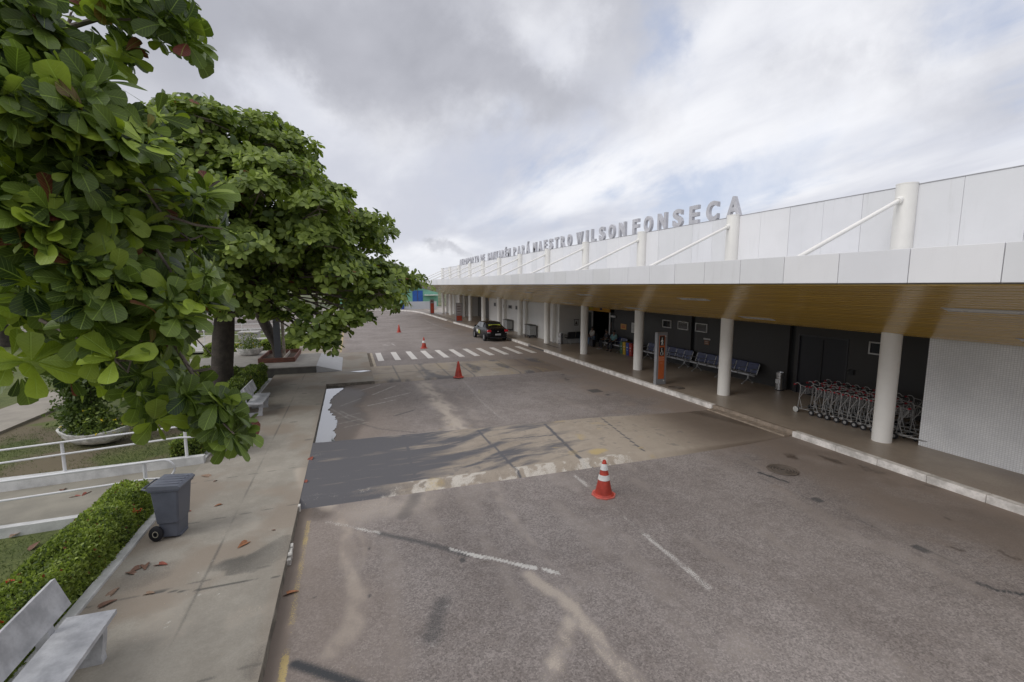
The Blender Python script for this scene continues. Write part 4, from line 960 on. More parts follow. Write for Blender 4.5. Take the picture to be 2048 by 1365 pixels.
b = MB(); b.box(-.60, .60, -.005, .06, .28, .36, .02); b.build('bumper_valance', darkplastic, C0)

# wheeled litter bin on the left pavement
gb = mat('bin_grey_plastic', (.105, .115, .145), .45, .12, 3, bump=.1); gbl = mat('bin_lid_grey', (.125, .135, .165), .4, .1, 3)
T = empty('wheeled_bin', 'grey two-wheeled litter bin standing on the pavement beside the hedge', 'bin', (-2.95, 8.80, WZ), R(-8)); T.scale = (.76, .86, .95)
b = MB(); sec = [(.04, .205, .17, .20), (.28, .215, .19, .215), (.30, .235, .21, .235), (.86, .275, .27, .275), (.90, .285, .285, .285)]; vs = []; fs = []
for (z, wy, xr, xf) in sec:
    P_ = [(-xf, -wy + .05), (-xf + .04, -wy), (xr - .03, -wy), (xr, -wy + .03), (xr, wy - .03), (xr - .03, wy), (-xf + .04, wy), (-xf, wy - .05)]
    if z > .8: pass
    vs += [(x, y, z) for x, y in P_]
for i in range(len(sec) - 1):
    for k in range(8): fs.append((8 * i + k, 8 * i + (k + 1) % 8, 8 * i + 8 + (k + 1) % 8, 8 * i + 8 + k))
fs.append(tuple(range(8))[::-1]); b.add(vs, fs); b.build('body', gb, T)
b = MB(); b.box(-.29, .31, -.295, .295, .885, .925, .015); b.build('rim', gb, T)
b = MB(); b.prism([(-.30, .925), (.33, .925), (.335, .955), (.28, .985), (-.28, 1.0), (-.31, .965)], -.305, .305, 'y')
for k in range(4): b.box(-.22, .26, -.20 + .12 * k, -.16 + .12 * k, .985, 1.003, .006)
b.build('lid', gbl, T)
b = MB(); b.tube([(-.33, -.26, .93), (-.42, -.24, .94), (-.42, .24, .94), (-.33, .26, .93)], .016, 8); b.build('handle', gb, T)
for s_ in (-1, 1):
    b = MB(); b.M = Matrix.Translation((-.22, s_ * .26, .135)) @ Matrix.Rotation(R(90), 4, 'X'); b.lathe([(.02, -.035), (.115, -.035), (.135, -.02), (.135, .02), (.115, .035), (.02, .035)], 26); w_ = b.build('wheel', rub, T, True)
    b = MB(); b.M = Matrix.Translation((-.22, s_ * .297, .135)) @ Matrix.Rotation(R(90), 4, 'X'); b.lathe([(.045, -.002), (.048, .002), (.056, .002), (.058, -.002)], 18); b.build('hub_ring', mat('chalk_mark', (.38, .36, .28), .6), w_)
b = MB(); b.box(.06, .19, -.15, .15, .0, .045, .01); b.build('foot', gb, T)
b = MB(); b.tube([(-.22, -.24, .135), (-.22, .24, .135)], .012, 6); b.build('axle', darkplastic, T)

# concrete benches
bc = mat('bench_white_paint', (.46, .465, .485), .75, .16, 4, bump=.4, col2=(.53, .535, .55)); 
def bench(label, x, y, L=1.5):
    t = empty('concrete_bench', label, 'bench', (x, y, WZ), 0, 'white concrete benches along the hedge')   # local: x=0 front edge, back to -x; y along
    for yy in (.15, L - .27):
        b = MB(); y0, y1 = yy, yy + .10
        outer = [(-.10, .0), (-.56, .0), (-.60, .40), (-.66, .78), (-.585, .80), (-.50, .42), (-.06, .41)]
        # leg frame with a rectangular hole: built from four bars and a raking back post
        b.prism([(-.06, 0), (-.56, 0), (-.565, .10), (-.07, .10)], y0, y1, 'y')
        b.prism([(-.06, .10), (-.17, .10), (-.14, .32), (-.03, .32)], y0, y1, 'y')
        b.prism([(-.45, .10), (-.565, .10), (-.60, .32), (-.47, .32)], y0, y1, 'y')
        b.prism([(-.03, .32), (-.60, .32), (-.61, .402), (-.03, .402)], y0, y1, 'y')
        b.prism([(-.47, .402), (-.60, .402), (-.645, .84), (-.62, .88), (-.56, .88)], y0, y1, 'y')
        b.build('leg', bc, t)
    b = MB(); b.prism([(.0, .405), (.0, .455), (-.46, .465), (-.46, .405)], 0, L, 'y'); b.build('seat', bc, t)
    b = MB(); b.prism([(-.40, .62), (-.44, .61), (-.555, .94), (-.515, .955)], 0, L, 'y'); b.build('backrest', bc, t)
    return t
bench('white concrete bench nearest the camera, cut off by the lower left corner', -2.69, 4.63)
bench('white concrete bench at the near end of the second hedge, mostly hidden by leaves', -2.72, 12.35)
bench('white concrete bench standing alone halfway along the pavement beside the dark hedge', -2.74, 16.05)

# ---------------------------------------------------------------- planting
def leaf_template(k=4, fold=.16, droop=.10, wmax=.30):
    """obovate leaf along +x, unit length, folded on its midrib"""
    t_ = np.linspace(0, 1, k + 1); prof = {6: [.02, .10, .18, .26, .295, .25, .05], 4: [.03, .16, .28, .27, .07], 3: [.03, .22, .29, .12], 2: [.04, .29, .12]}[k]
    if k == 6: t_ = np.array([0, .2, .4, .6, .8, .94, 1.])
    if k == 3: t_ = np.array([0, .42, .8, 1.])
    if k == 4: t_ = np.array([0, .3, .62, .88, 1.])
    V = []; UV = []
    for x, w_ in zip(t_, prof):
        w_ = w_ / .29 * wmax; z = -droop * x * x * 2.2 + .03 * math.sin(x * 3)
        V += [(x, w_, z + fold * w_), (x, 0, z), (x, -w_, z + fold * w_)]; UV += [(x, .5 + w_ / wmax * .5), (x, .5), (x, .5 - w_ / wmax * .5)]
    F_ = []
    for i in range(k): a = 3 * i; F_ += [(a, a + 1, a + 4, a + 3), (a + 1, a + 2, a + 5, a + 4)]
    return np.array(V), np.array(F_), np.array(UV)
def blob_leaves(name, C, D, Nn, L, tint, m_, parent, k=4, jit=.0, tpl=None):
    """C centres (n,3), D leaf directions, Nn normals, L lengths, tint (n,3)"""
    V, F_, UV = tpl if tpl is not None else leaf_template(k)
    D = D / np.linalg.norm(D, axis=1, keepdims=True); S = np.cross(Nn, D); S /= np.linalg.norm(S, axis=1, keepdims=True) + 1e-9; Z = np.cross(D, S)
    n = len(C); nv = len(V)
    wob = 1 + (rng.random((n, 3)) - .5) * np.array([0, .5, 1.6])
    P_ = C[:, None] + L[:, None, None] * (V[None, :, 0:1] * D[:, None] + V[None, :, 1:2] * wob[:, None, 1:2] * S[:, None] + V[None, :, 2:3] * wob[:, None, 2:3] * Z[:, None])
    Fc = (F_[None] + (np.arange(n) * nv)[:, None, None]).reshape(-1, 4)
    return mesh_np(name, P_.reshape(-1, 3), Fc, m_, {'tint': np.repeat(tint, nv, 0)}, parent, uv=np.tile(UV, (n, 1)), smooth=True)
def rosettes(C, A, per, L0, Lv, spread=(.9, 1.5)):
    """whorls of leaves round axis A at C"""
    n = len(C); A = A / np.linalg.norm(A, axis=1, keepdims=True)
    ref = rng.normal(size=(n, 3)); U = np.cross(A, ref); U /= np.linalg.norm(U, axis=1, keepdims=True); W_ = np.cross(A, U)
    outC = []; outD = []; outN = []; outL = []
    for i in range(per):
        ph = 2 * math.pi * i / per * 1.0 + rng.random(n) * .7; th = rng.uniform(spread[0], spread[1], n)
        R_ = np.cos(ph)[:, None] * U + np.sin(ph)[:, None] * W_
        D = np.cos(th)[:, None] * A + np.sin(th)[:, None] * R_; Nn = np.sin(th)[:, None] * A - np.cos(th)[:, None] * R_
        D[:, 2] -= .18; l = L0 * (1 + Lv * (rng.random(n) - .5))
        outC.append(C + D * .03 + A * (rng.random(n) * .05)[:, None] * (L0 / .25)); outD.append(D); outN.append(Nn + (rng.random((n, 3)) - .5) * 1.1); outL.append(l)
    return np.concatenate(outC), np.concatenate(outD), np.concatenate(outN), np.concatenate(outL)
bark = mat('bark', (.060, .050, .042), .95, .35, 5, bump=1., bscale=14); twig = mat('twig_bark', (.16, .13, .11), .9, .3, 10, bump=.6)
lm_near = leaf_mat('leaf_near', (.020, .042, .013), (.185, .265, .042), (.400, .520, .055), (.17, .035, .035), True, .42, .20)
lm_mid = leaf_mat('leaf_mid', (.062, .100, .026), (.330, .415, .085), (.42, .52, .12), (.20, .05, .025), False, .5, .30)

def bez(a, b, c_, n=7): return [tuple((1 - t) ** 2 * np.array(a) + 2 * t * (1 - t) * np.array(b) + t * t * np.array(c_)) for t in np.linspace(0, 1, n)]
def limb(mb, a, c_, r0, r1, sag=.4, n=7):
    a = np.array(a, float); c_ = np.array(c_, float); mid = (a + c_) / 2 + np.array([0, 0, sag]) + (rng.random(3) - .5) * .3
    mb.tube(bez(a, mid, c_, n), list(np.linspace(r0, r1, n)), 7)

# --- foreground almond tree: crown reaching into the left of the view
T1 = empty('almond_tree', 'large-leaved tree whose close foliage fills the left edge of the view', 'tree', (-5.6, 4.3, 0))
def in_px(poly, n, dmin, dmax):
    P_ = np.array(poly, float); mn, mx = P_.min(0), P_.max(0); out = []
    while len(out) < n:
        q = mn + rng.random(2) * (mx - mn)
        if inpoly(np.array([q[0]]), np.array([q[1]]), [tuple(p) for p in poly])[0]: out.append((q[0], q[1], dmin + (dmax - dmin) * rng.random()))
    return out
main = [(-60, 135), (40, 170), (100, 165), (150, 160), (190, 185), (215, 225), (255, 262), (300, 258), (315, 300), (340, 345), (385, 372), (425, 395), (415, 440), (432, 462), (398, 510), (412, 560), (400, 600), (360, 640), (350, 690), (375, 735), (365, 770), (300, 760), (240, 740), (185, 715), (165, 650), (110, 605), (60, 600), (-60, 610)]
low = [(330, 770), (395, 765), (440, 800), (485, 862), (460, 878), (415, 858), (385, 835)]
low2 = [(270, 780), (330, 790), (330, 838), (290, 848)]
topl = [(-60, -40), (80, -20), (92, 40), (122, 88), (98, 108), (60, 122), (-60, 118)]
topr = [(150, -60), (330, -60), (372, 25), (405, 70), (385, 112), (360, 95), (300, 90), (250, 62), (200, 50)]
hang = [(182, 100), (245, 95), (262, 125), (215, 130)]
lawnclump = [(5, 700), (80, 705), (95, 745), (60, 770), (10, 750)]
pts = []
def relief(L, amt, drop):
    """clumped relief: pushes whorls in and out in lumps and leaves dark hollows between them"""
    out = []
    for u, v, d in L:
        f_ = fbm(np.array([u / 70.]), np.array([v / 58.]), 1., 3, 501)[0]
        if f_ < drop and rng.random() < .8: continue
        out.append((u, v, max(3.95, d + (.5 - f_) * amt)))
    return out
pts += relief(in_px(main, 640, 4.3, 5.0), 3.0, .52); pts += relief(in_px(main, 560, 4.8, 5.8), 2.6, .42); pts += in_px(main, 420, 5.9, 7.6)
pts += in_px([(-60, 380), (300, 400), (370, 600), (350, 720), (200, 690), (-60, 600)], 300, 5.8, 7.4)
pts += in_px([(120, 640), (240, 650), (250, 780), (180, 770), (150, 720)], 60, 5.4, 7.0)
pts += in_px(low, 34, 4.2, 4.9); pts += in_px(low2, 9, 4.5, 5.2); pts += in_px(topl, 66, 4.2, 5.6); pts += in_px(topr, 105, 5.4, 7.0); pts += in_px(hang, 13, 5.8, 6.6)
pts += [(62, 728, 4.3), (40, 748, 4.5), (130, 758, 4.6), (18, 720, 4.4), (232, 722, 4.0), (295, 700, 4.0), (458, 872, 4.2), (430, 815, 4.3), (432, 455, 4.1), (310, 232, 4.4), (490, 872, 4.5), (335, 250, 4.6), (205, 165, 4.2), (415, 600, 4.3), (392, 395, 4.1), (150, 150, 4.3)]
C = np.array([gd(u, v, d) for u, v, d in pts]); n = len(C)
ctr = np.array([-4.2, 4.2, 4.2]); A = (C - ctr) * np.array([1, .5, .5]); A /= np.linalg.norm(A, axis=1, keepdims=True)
A = A * .8 + np.array([0.1, -.45, .75]) + rng.normal(size=(n, 3)) * .62
cC, cD, cN, cL = rosettes(C, A, 8, .148, .95, (.6, 1.75))
dr_ = np.tile(np.clip(rng.random(n) * .8 + (C[:, 0] + 2.6) * .15, 0, 1), 8); tint = np.zeros((len(cC), 3))
tint[:, 0] = np.clip(.06 + .75 * dr_ + rng.normal(size=len(cC)) * .2, 0, 1)
young = np.tile(rng.random(n) < .20, 8); tint[:, 1] = np.where(young, .35 + .5 * rng.random(len(cC)), (rng.random(len(cC)) < .05) * .5)
tint[:, 2] = (rng.random(len(cC)) < .022) * (.5 + .5 * rng.random(len(cC)))
blob_leaves('crown', cC, cD, cN, cL, tint, lm_near, T1, 6)
bpy.context.view_layer.update()
inv = T1.matrix_world.inverted()
for o in T1.children: o.matrix_parent_inverse = inv
def worldkid(o): o.matrix_parent_inverse = inv
tm = MB(); tm.tube([(-5.6, 4.3, -.3), (-5.55, 4.3, 1.2), (-5.4, 4.35, 2.6), (-5.2, 4.4, 3.6)], [.42, .33, .28, .24], 14); worldkid(tm.build('trunk', bark, T1, True))
for (u, v, d, r) in [(75, 215, 5.0, .035), (215, 300, 5.2, .035), (380, 480, 5.0, .03), (330, 600, 4.9, .03), (430, 830, 4.6, .022), (260, 20, 6.2, .03), (40, 60, 5.0, .03), (400, 380, 4.8, .025), (232, 722, 4.2, .018)]:
    st_ = (-5.2, 4.4, 3.6) if v < 650 else tuple(gd(250, 540, 5.4)); r0_ = .11 if v < 650 else .03; b = MB(); e_ = gd(u, v, d); mid = (np.array(st_) * .5 + e_ * .5) + np.array([0, 0, .5 if v < 650 else .12]); b.tube(bez(st_, mid, e_, 9), list(np.linspace(r0_, r * .45, 9)), 8)
    # side twigs
    P_ = bez(st_, mid, e_, 9)
    for q in range(4, 9):
        for _ in range(2):
            a = np.array(P_[q]); b.tube([a, a + rng.normal(size=3) * .09 + [.05, 0, .05], a + rng.normal(size=3) * .12 + [.1, -.02, .08]], [.011, .008, .004], 5)
    worldkid(b.build('branch', twig, T1, True))
# visible twigs in front
for P_ in [[(-40, 175, 4.3), (10, 185, 4.25), (28, 180, 4.2)], [(80, 215, 4.35), (130, 240, 4.3), (180, 275, 4.3), (260, 330, 4.4)], [(190, 380, 4.4), (250, 380, 4.35), (300, 385, 4.3)], [(280, 365, 4.2), (300, 395, 4.2), (330, 435, 4.2)],
           [(330, 430, 4.2), (390, 450, 4.15), (445, 458, 4.1)], [(215, 35, 5.6), (250, 40, 5.6), (290, 35, 5.6)], [(0, 710, 4.4), (30, 730, 4.35), (62, 735, 4.3)], [(390, 780, 4.4), (430, 830, 4.3), (468, 868, 4.2)], [(390, 560, 4.5), (430, 575, 4.5), (470, 590, 4.4)], [(80, 640, 4.5), (130, 665, 4.4), (180, 690, 4.3)], [(300, 480, 4.3), (340, 540, 4.25), (360, 590, 4.3)]]:
    b = MB(); b.tube([gd(*q) for q in P_], [.012, .010, .006, .005][:len(P_)], 6); worldkid(b.build('branch', twig, T1, True))

# --- second almond tree: pagoda crown, trunk by the hedge
def crown_tree(name, label, base, trunk, puffs, per_puff, leafL, leafn, group=None, limb_r=.09, seedtint=0., k=3, limbs=True):
    t = empty(name, label, 'tree', base, 0, group); bpy.context.view_layer.update(); inv_ = t.matrix_world.inverted()
    def kid(o): o.matrix_parent_inverse = inv_; return o
    b = MB(); b.tube([p[:3] for p in trunk], [p[3] for p in trunk], 14); kid(b.build('trunk', bark, t, True))
    Cs = []; As = []; 
    top = np.array(trunk[-1][:3])
    for (c_, rx, ry, rz) in puffs:
        m_ = int(per_puff * rx * ry / 1.0) + 6
        q = rng.normal(size=(m_, 3)); q /= np.linalg.norm(q, axis=1, keepdims=True); q[:, 2] = np.where(rng.random(m_) < .72, np.abs(q[:, 2]), q[:, 2])
        rr = (.62 + .42 * rng.random(m_))[:, None]
        Cs.append(np.array(c_) + q * rr * np.array([rx, ry, rz])); out = np.array(c_) - np.array([base[0], base[1], c_[2] - .4]); out = out / (np.linalg.norm(out) + 1e-6)
        As.append(q * [1, 1, .8] + [0, 0, .8] + out * .35 + rng.normal(size=(m_, 3)) * .3)
    if limbs:
        for i, (c_, rx, ry, rz) in enumerate(puffs):
            b = MB(); f = rng.uniform(.35, 1.); st = np.array(trunk[-2][:3]) * (1 - f) + top * f
            limb(b, st, c_, limb_r * rng.uniform(.7, 1.2), .025, rng.uniform(-.1, .7), 8)
            for _ in range(4): a = np.array(c_); b.tube([a, a + rng.normal(size=3) * [rx, ry, rz] * .3, a + rng.normal(size=3) * [rx, ry, rz] * .42], [.02, .014, .006], 5)
            kid(b.build('limb', twig, t, True))
    Cs = np.concatenate(Cs); As = np.concatenate(As); n_ = len(Cs)
    a1, a2, a3, a4 = rosettes(Cs, As, leafn, leafL, .5, (.7, 1.5))
    tn = np.zeros((len(a1), 3)); tn[:, 0] = np.clip(.15 + seedtint + .6 * np.tile(rng.random(n_), leafn) + rng.normal(size=len(a1)) * .18, 0, 1)
    tn[:, 1] = np.where(rng.random(len(a1)) < .10, rng.random(len(a1)) * .8, 0); tn[:, 2] = (rng.random(len(a1)) < .006) * .9
    kid(blob_leaves('crown', a1, a2, a3, a4, tn, lm_mid, t, k))
    return t
T2P = [(330, 210), (385, 203), (440, 218), (520, 232), (598, 255), (622, 280), (618, 318), (640, 348), (688, 368), (695, 400), (688, 422), (738, 418), (778, 445), (782, 480), (768, 520), (798, 530), (846, 560), (850, 582), (800, 580), (812, 608), (788, 630), (742, 622), (700, 622), (560, 636), (400, 630), (250, 600), (230, 400), (280, 260)]
puffs = []
def far_enough(c_, dm): return all(((c_[0] - p[0][0]) ** 2 + (c_[1] - p[0][1]) ** 2 + 3.2 * (c_[2] - p[0][2]) ** 2) > dm * dm for p in puffs)
# silhouette puffs just inside the outline, then fill
edge = [(385, 228), (440, 242), (505, 256), (570, 275), (600, 300), (595, 335), (625, 372), (665, 392), (672, 412), (735, 445), (757, 470), (745, 505), (750, 545), (800, 560), (832, 570), (780, 600), (745, 602), (690, 520), (660, 470), (640, 440)]
for u, v in edge:
    Yq = 19.2 + rng.uniform(-1.2, 2.0); c_ = gy(u, v, Yq); puffs.append((c_, .78 if u < 790 else .55, .8, .36))
tries = 0
while len(puffs) < 240 and tries < 14000:
    tries += 1
    u = rng.uniform(180, 830); v = rng.uniform(210, 630)
    if not inpoly(np.array([u]), np.array([v]), T2P)[0]: continue
    if fbm(np.array([u / 90.]), np.array([v / 34.]), 1., 3, 733)[0] < .40: continue
    # keep the small sky window and stay inside the silhouette
    if math.hypot((u - 548) / 40, (v - 424) / 16) < 1: continue
    if not all(inpoly(np.array([u + a]), np.array([v + b_]), T2P)[0] for a, b_ in ((34, 0), (0, -20), (0, 18))): continue
    hd = 4.6 * math.sqrt(max(.05, 1 - ((u - 440) / 420) ** 2)) * (1 if v > 330 else .65)
    Yq = 19.6 + rng.uniform(-1, 1) * hd
    c_ = gy(u, v, Yq)
    if far_enough(c_, .66): puffs.append((c_, rng.uniform(.75, 1.1), rng.uniform(.75, 1.1), rng.uniform(.38, .56)))
for u, v, Yq in [(640, 655, 15.5), (670, 640, 15.6), (612, 632, 16.2), (700, 640, 16.5), (585, 620, 16.2), (655, 672, 15.7), (720, 612, 16.8), (470, 622, 17.2), (520, 630, 17.0), (560, 642, 16.6), (440, 600, 17.6), (600, 668, 16.2), (625, 690, 15.9), (650, 690, 15.8), (690, 655, 16.3), (728, 640, 16.6), (745, 610, 17.2), (500, 600, 17.4), (770, 590, 18.)]:
    puffs.append((gy(u, v, Yq), .42, .42, .22))
crown_tree('almond_tree', 'spreading almond tree in the middle with layered crown over the road edge', (-4.7, 19.6, 0),
           [(-4.75, 19.6, -.3, .60), (-4.72, 19.6, .3, .44), (-4.62, 19.6, 1.2, .36), (-4.5, 19.6, 2.4, .36), (-4.35, 19.6, 3.6, .30), (-4.1, 19.6, 4.8, .22)], puffs, 44, .245, 7, limb_r=.04)
# --- third tree, leaning trunk in the timber planter behind
pf = [((x, y, z), r, r, .45) for x, y, z, r in [(-4.6, 27, 4.6, 1.2), (-5.6, 27.6, 5.0, 1.2), (-3.6, 27.4, 4.6, 1.0), (-4.8, 26, 5.6, 1.3), (-6.2, 26.4, 4.4, 1.1), (-3.2, 26.2, 5.3, .9), (-5.1, 28.4, 4.0, 1.1), (-6.9, 27.6, 3.8, 1.), (-4.1, 28.5, 5.8, 1.1)]]
crown_tree('almond_tree', 'leaning tree growing in the red timber planter box behind the middle tree', (-3.85, 27.0, .3),
           [(-3.72, 27.0, .3, .20), (-3.85, 27., 1.2, .20), (-4.15, 27, 2.0, .26), (-4.45, 27, 2.8, .26), (-4.7, 27, 3.6, .2), (-4.7, 27, 4.2, .16)], pf, 26, .30, 6, k=2)
# trees far away on the lawn
for i, (x, y, z, lab) in enumerate([(-23.5, 43, 2.9, 'distant tree with a short forked trunk far left on the lawn'), (-16, 60, 3.4, 'distant rounded tree at the back of the lawn'), (-33, 52, 3.6, 'distant broad tree at the far left edge of the lawn'), (-6, 96, 4., 'distant tree beyond the curve of the road')]):
    pf = [((x + a, y + b_, z + c_), 1.6, 1.6, .8) for a, b_, c_ in [(0, 0, .9), (1.9, .3, .2), (-1.8, -.2, .1), (.3, 1.7, .0), (0, -1.7, .1), (.8, .4, 1.7), (-1, .5, 1.4)]]
    crown_tree('distant_tree', lab, (x, y, -.3), [(x, y, -.4, .35), (x, y, 1., .28), (x, y, 2.2, .24), (x + .2, y, 3.2, .16)], pf, 12, .5, 5, 'trees beyond the lawn', k=2)

# --- clipped hedges
def hedge(label, boxes, dens, ls, col_t=0.3, flowers=0, group='clipped hedges', cat='hedge'):
    x0, x1, y0, y1, z0, z1 = boxes[0]; base = ((x0 + x1) / 2, (y0 + y1) / 2, z0); t = empty('hedge', label, cat, base, 0, group); bpy.context.view_layer.update(); inv_ = t.matrix_world.inverted()
    cm = MB(); Cs = []
    for (x0, x1, y0, y1, z0, z1) in boxes:
        cm.box(x0 + .09, x1 - .09, y0 + .09, y1 - .09, z0, z1 - .10, .08)
        ar = [(x1 - x0) * (y1 - y0), (y1 - y0) * (z1 - z0), (y1 - y0) * (z1 - z0), (x1 - x0) * (z1 - z0), (x1 - x0) * (z1 - z0)]
        for i, a in enumerate(ar):
            m_ = int(a * dens); q = rng.random((m_, 3)) * [x1 - x0, y1 - y0, z1 - z0] + [x0, y0, z0]; dpt = (rng.random(m_) ** 2) * .12
            if i == 0: q[:, 2] = z1 - dpt
            if i == 1: q[:, 0] = x0 + dpt
            if i == 2: q[:, 0] = x1 - dpt
            if i == 3: q[:, 1] = y0 + dpt
            if i == 4: q[:, 1] = y1 - dpt
            # lumpy, rounded-off surface
            lump = (fbm(q[:, 0] * 1. + q[:, 2], q[:, 1] * 1., 2.2, 3, 4) - .5) * .16
            ed = np.minimum(q[:, 0] - x0, x1 - q[:, 0]) / (x1 - x0)
            q[:, 2] = z0 + (q[:, 2] - z0) * (1 - .16 * sstep(.22 - ed, 0, .22)) + lump * (q[:, 2] - z0) / (z1 - z0); q[:, 0] += lump * .6
            Cs.append(q)
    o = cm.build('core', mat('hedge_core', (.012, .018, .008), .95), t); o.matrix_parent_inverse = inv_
    Cs = np.concatenate(Cs); n_ = len(Cs); D = rng.normal(size=(n_, 3)) + [0, 0, .7]; Nn = rng.normal(size=(n_, 3)) + [0, 0, .5]
    tn = np.zeros((n_, 3)); tn[:, 0] = np.clip(col_t + .9 * (rng.random(n_) - .35) + (fbm(Cs[:, 0], Cs[:, 1], 3., 3, 8) - .5) * .8, 0, 1); tn[:, 1] = (rng.random(n_) < .12) * rng.random(n_) * .7; tn[:, 2] = (rng.random(n_) < .01)
    o = blob_leaves('foliage', Cs, D, Nn, ls * (1 + .7 * (rng.random(n_) - .5)), tn, lm_mid, t, 2); o.matrix_parent_inverse = inv_
    if flowers:
        x0, x1, y0, y1, z0, z1 = boxes[0]; fc = rng.random((flowers, 3)) * [x1 - x0, y1 - y0, 0] + [x0, y0, z1 - .01]
        side = rng.random(flowers) < .4; fc[side, 0] = x1 + .02; fc[side, 2] = z0 + rng.random(side.sum()) * (z1 - z0)
        K = 14; FC = np.repeat(fc, K, 0) + rng.normal(size=(flowers * K, 3)) * .016; m_ = len(FC)
        fm_ = mat('scarlet_petals', (.55, .035, .012), .5, .2, 20)
        o = blob_leaves('flowers', FC, rng.normal(size=(m_, 3)), rng.normal(size=(m_, 3)) + [0, 0, 1], np.full(m_, .024), np.zeros((m_, 3)), fm_, t, 2); o.matrix_parent_inverse = inv_
    return t
hedge('clipped hedge with scarlet flowers in the foreground behind the wheeled bin', [(-4.25, -3.56, 2.5, 9.85, -.05, .70)], 5200, .042, .42, 22)
hedge('short clipped hedge at the end of the ramp rail, behind the leaf-covered bench', [(-4.2, -3.56, 12.65, 14.6, -.05, .60)], 2600, .05, .3)
hedge('dark L-shaped hedge around the middle tree trunk behind the lone bench', [(-4.35, -3.56, 15.4, 22.3, -.05, .88), (-7.6, -4.35, 21.5, 22.3, -.05, .86)], 1700, .06, .12)
hedge('bright clipped hedge far back behind the timber planter box', [(-5.4, -3.35, 31.6, 33.2, .1, .86)], 900, .08, .45)
hedge('low hedge beside the far planter bowl, seen past the tree trunk', [(-8.2, -6.6, 31.0, 32.2, .1, .8)], 900, .08, .4)

# --- lawn, path, ramp
lx = np.concatenate([np.arange(-60, -12, 1.), np.arange(-12, -3.4, .12)]); ly = np.concatenate([np.arange(-6, 3, .6), np.arange(3, 32, .12), np.arange(32, 51, 1.), ])
def ramp_z(X): return WZ - .036 * np.clip(-3.4 - X, 0, 8)
def lawn_z(X, Y): return -.06 + (fbm(X, Y, .8, 3, 66) - .5) * .05 - .02 * np.clip(-4 - X, 0, 3) - .25 * ((Y > 10.22) & (Y < 12.2) & (X > -9.6))
def lawn_m(X, Y):
    n1 = fbm(X, Y, .7, 5, 400); bare = sstep(n1, .42, .58) * sstep(Y, 9, 13.5) * sstep(Y, 24, 19) * .62
    bare = np.maximum(bare, sstep(seg_d(X, Y, [(-4.9, 19), (-6.5, 16)]), 2.6, .8) * .5); bare = np.maximum(bare, sstep(np.abs(X + 12.6), 1.0, .4) * sstep(n1, .4, .6) * .8 * (Y < 26))
    bare = np.maximum(bare, sstep(n1, .5, .7) * sstep(Y, 9, 7) * .5)
    return np.stack([0 * X, 0 * X, 0 * X], -1), np.stack([bare, 0 * X, 0 * X], -1)
grid('lawn', lx, ly, lawn_z, lawn_m, dirt)
struct('path', MB().box(-11.75, -9.98, 2, 46, -.4, -.035), mat('path_concrete', (.32, .29, .245), .85, .14, 1.2, bump=.2))
rp = MB(); rp.add([(-3.40, 10.22, WZ - .002), (-3.40, 12.22, WZ - .002), (-9.6, 12.22, -.11), (-9.6, 10.22, -.11), (-9.6, 10.22, -.5), (-9.6, 12.22, -.5), (-3.4, 12.22, -.5), (-3.4, 10.22, -.5)], [(0, 1, 2, 3), (3, 2, 5, 4), (0, 3, 4, 7), (1, 6, 5, 2)])
struct('ramp', rp, mat('ramp_concrete', (.25, .232, .19), .85, .14, 1.5, bump=.2))
lk = mat('limewashed_kerb', (.56, .56, .55), .85, .18, 3, bump=.4)
b = MB(); b.add([(-3.40, 12.20, .30), (-3.40, 12.36, .30), (-9.6, 12.36, .20), (-9.6, 12.20, .20), (-3.40, 12.20, -.2), (-3.40, 12.36, -.2), (-9.6, 12.36, -.3), (-9.6, 12.20, -.3)], [(0, 1, 2, 3), (0, 3, 7, 4), (1, 5, 6, 2), (0, 4, 5, 1), (3, 2, 6, 7)])
struct('ramp_kerb', b, lk)
b = MB(); b.add([(-4.2, 10.08, .10), (-4.2, 10.22, .10), (-9.6, 10.22, .02), (-9.6, 10.08, .02), (-4.2, 10.08, -.3), (-4.2, 10.22, -.3), (-9.6, 10.22, -.4), (-9.6, 10.08, -.4)], [(0, 1, 2, 3), (0, 3, 7, 4), (1, 5, 6, 2), (0, 4, 5, 1), (3, 2, 6, 7)])
struct('ramp_kerb', b, lk)
b = MB(); b.box(-3.56, -3.42, -4, 10.05, -.1, WZ + .045, .012); b.box(-3.56, -3.42, 12.37, 22.6, -.1, WZ + .045, .012); b.box(-7.6, -3.57, 22.45, 22.6, -.1, WZ + .04, .012); b.box(-3.56, -3.42, 30.2, 33.3, .0, WZ + .06, .012); b.box(-5.4, -3.57, 31.35, 31.5, .0, WZ + .06)
struct('hedge_kerb', b, lk)
# grass blades over the near lawn
gm = leaf_mat('grass_blade', (.045, .070, .022), (.105, .150, .045), (.20, .21, .08), (.18, .12, .07), False, .7, .2)
N = 60000; gxy = np.stack([-3.6 - rng.random(N) ** 1.3 * 7.2, 4.5 + rng.random(N) * 13.5], -1)
keep = ~((gxy[:, 1] > 9.95) & (gxy[:, 1] < 12.5)) & (fbm(gxy[:, 0], gxy[:, 1], .7, 5, 400) < .46 + .30 * rng.random(N)) & ~((gxy[:, 0] < -9.95)) & ~((gxy[:, 0] > -4.25) & (gxy[:, 1] < 9.9))
gxy = gxy[keep]; n = len(gxy); C = np.stack([gxy[:, 0], gxy[:, 1], lawn_z(gxy[:, 0], gxy[:, 1]) - .005], -1); D = rng.normal(size=(n, 3)) * [.7, .7, .2] + [0, 0, .8]
tn = np.zeros((n, 3)); tn[:, 0] = rng.random(n); tn[:, 1] = (rng.random(n) < .2) * .6
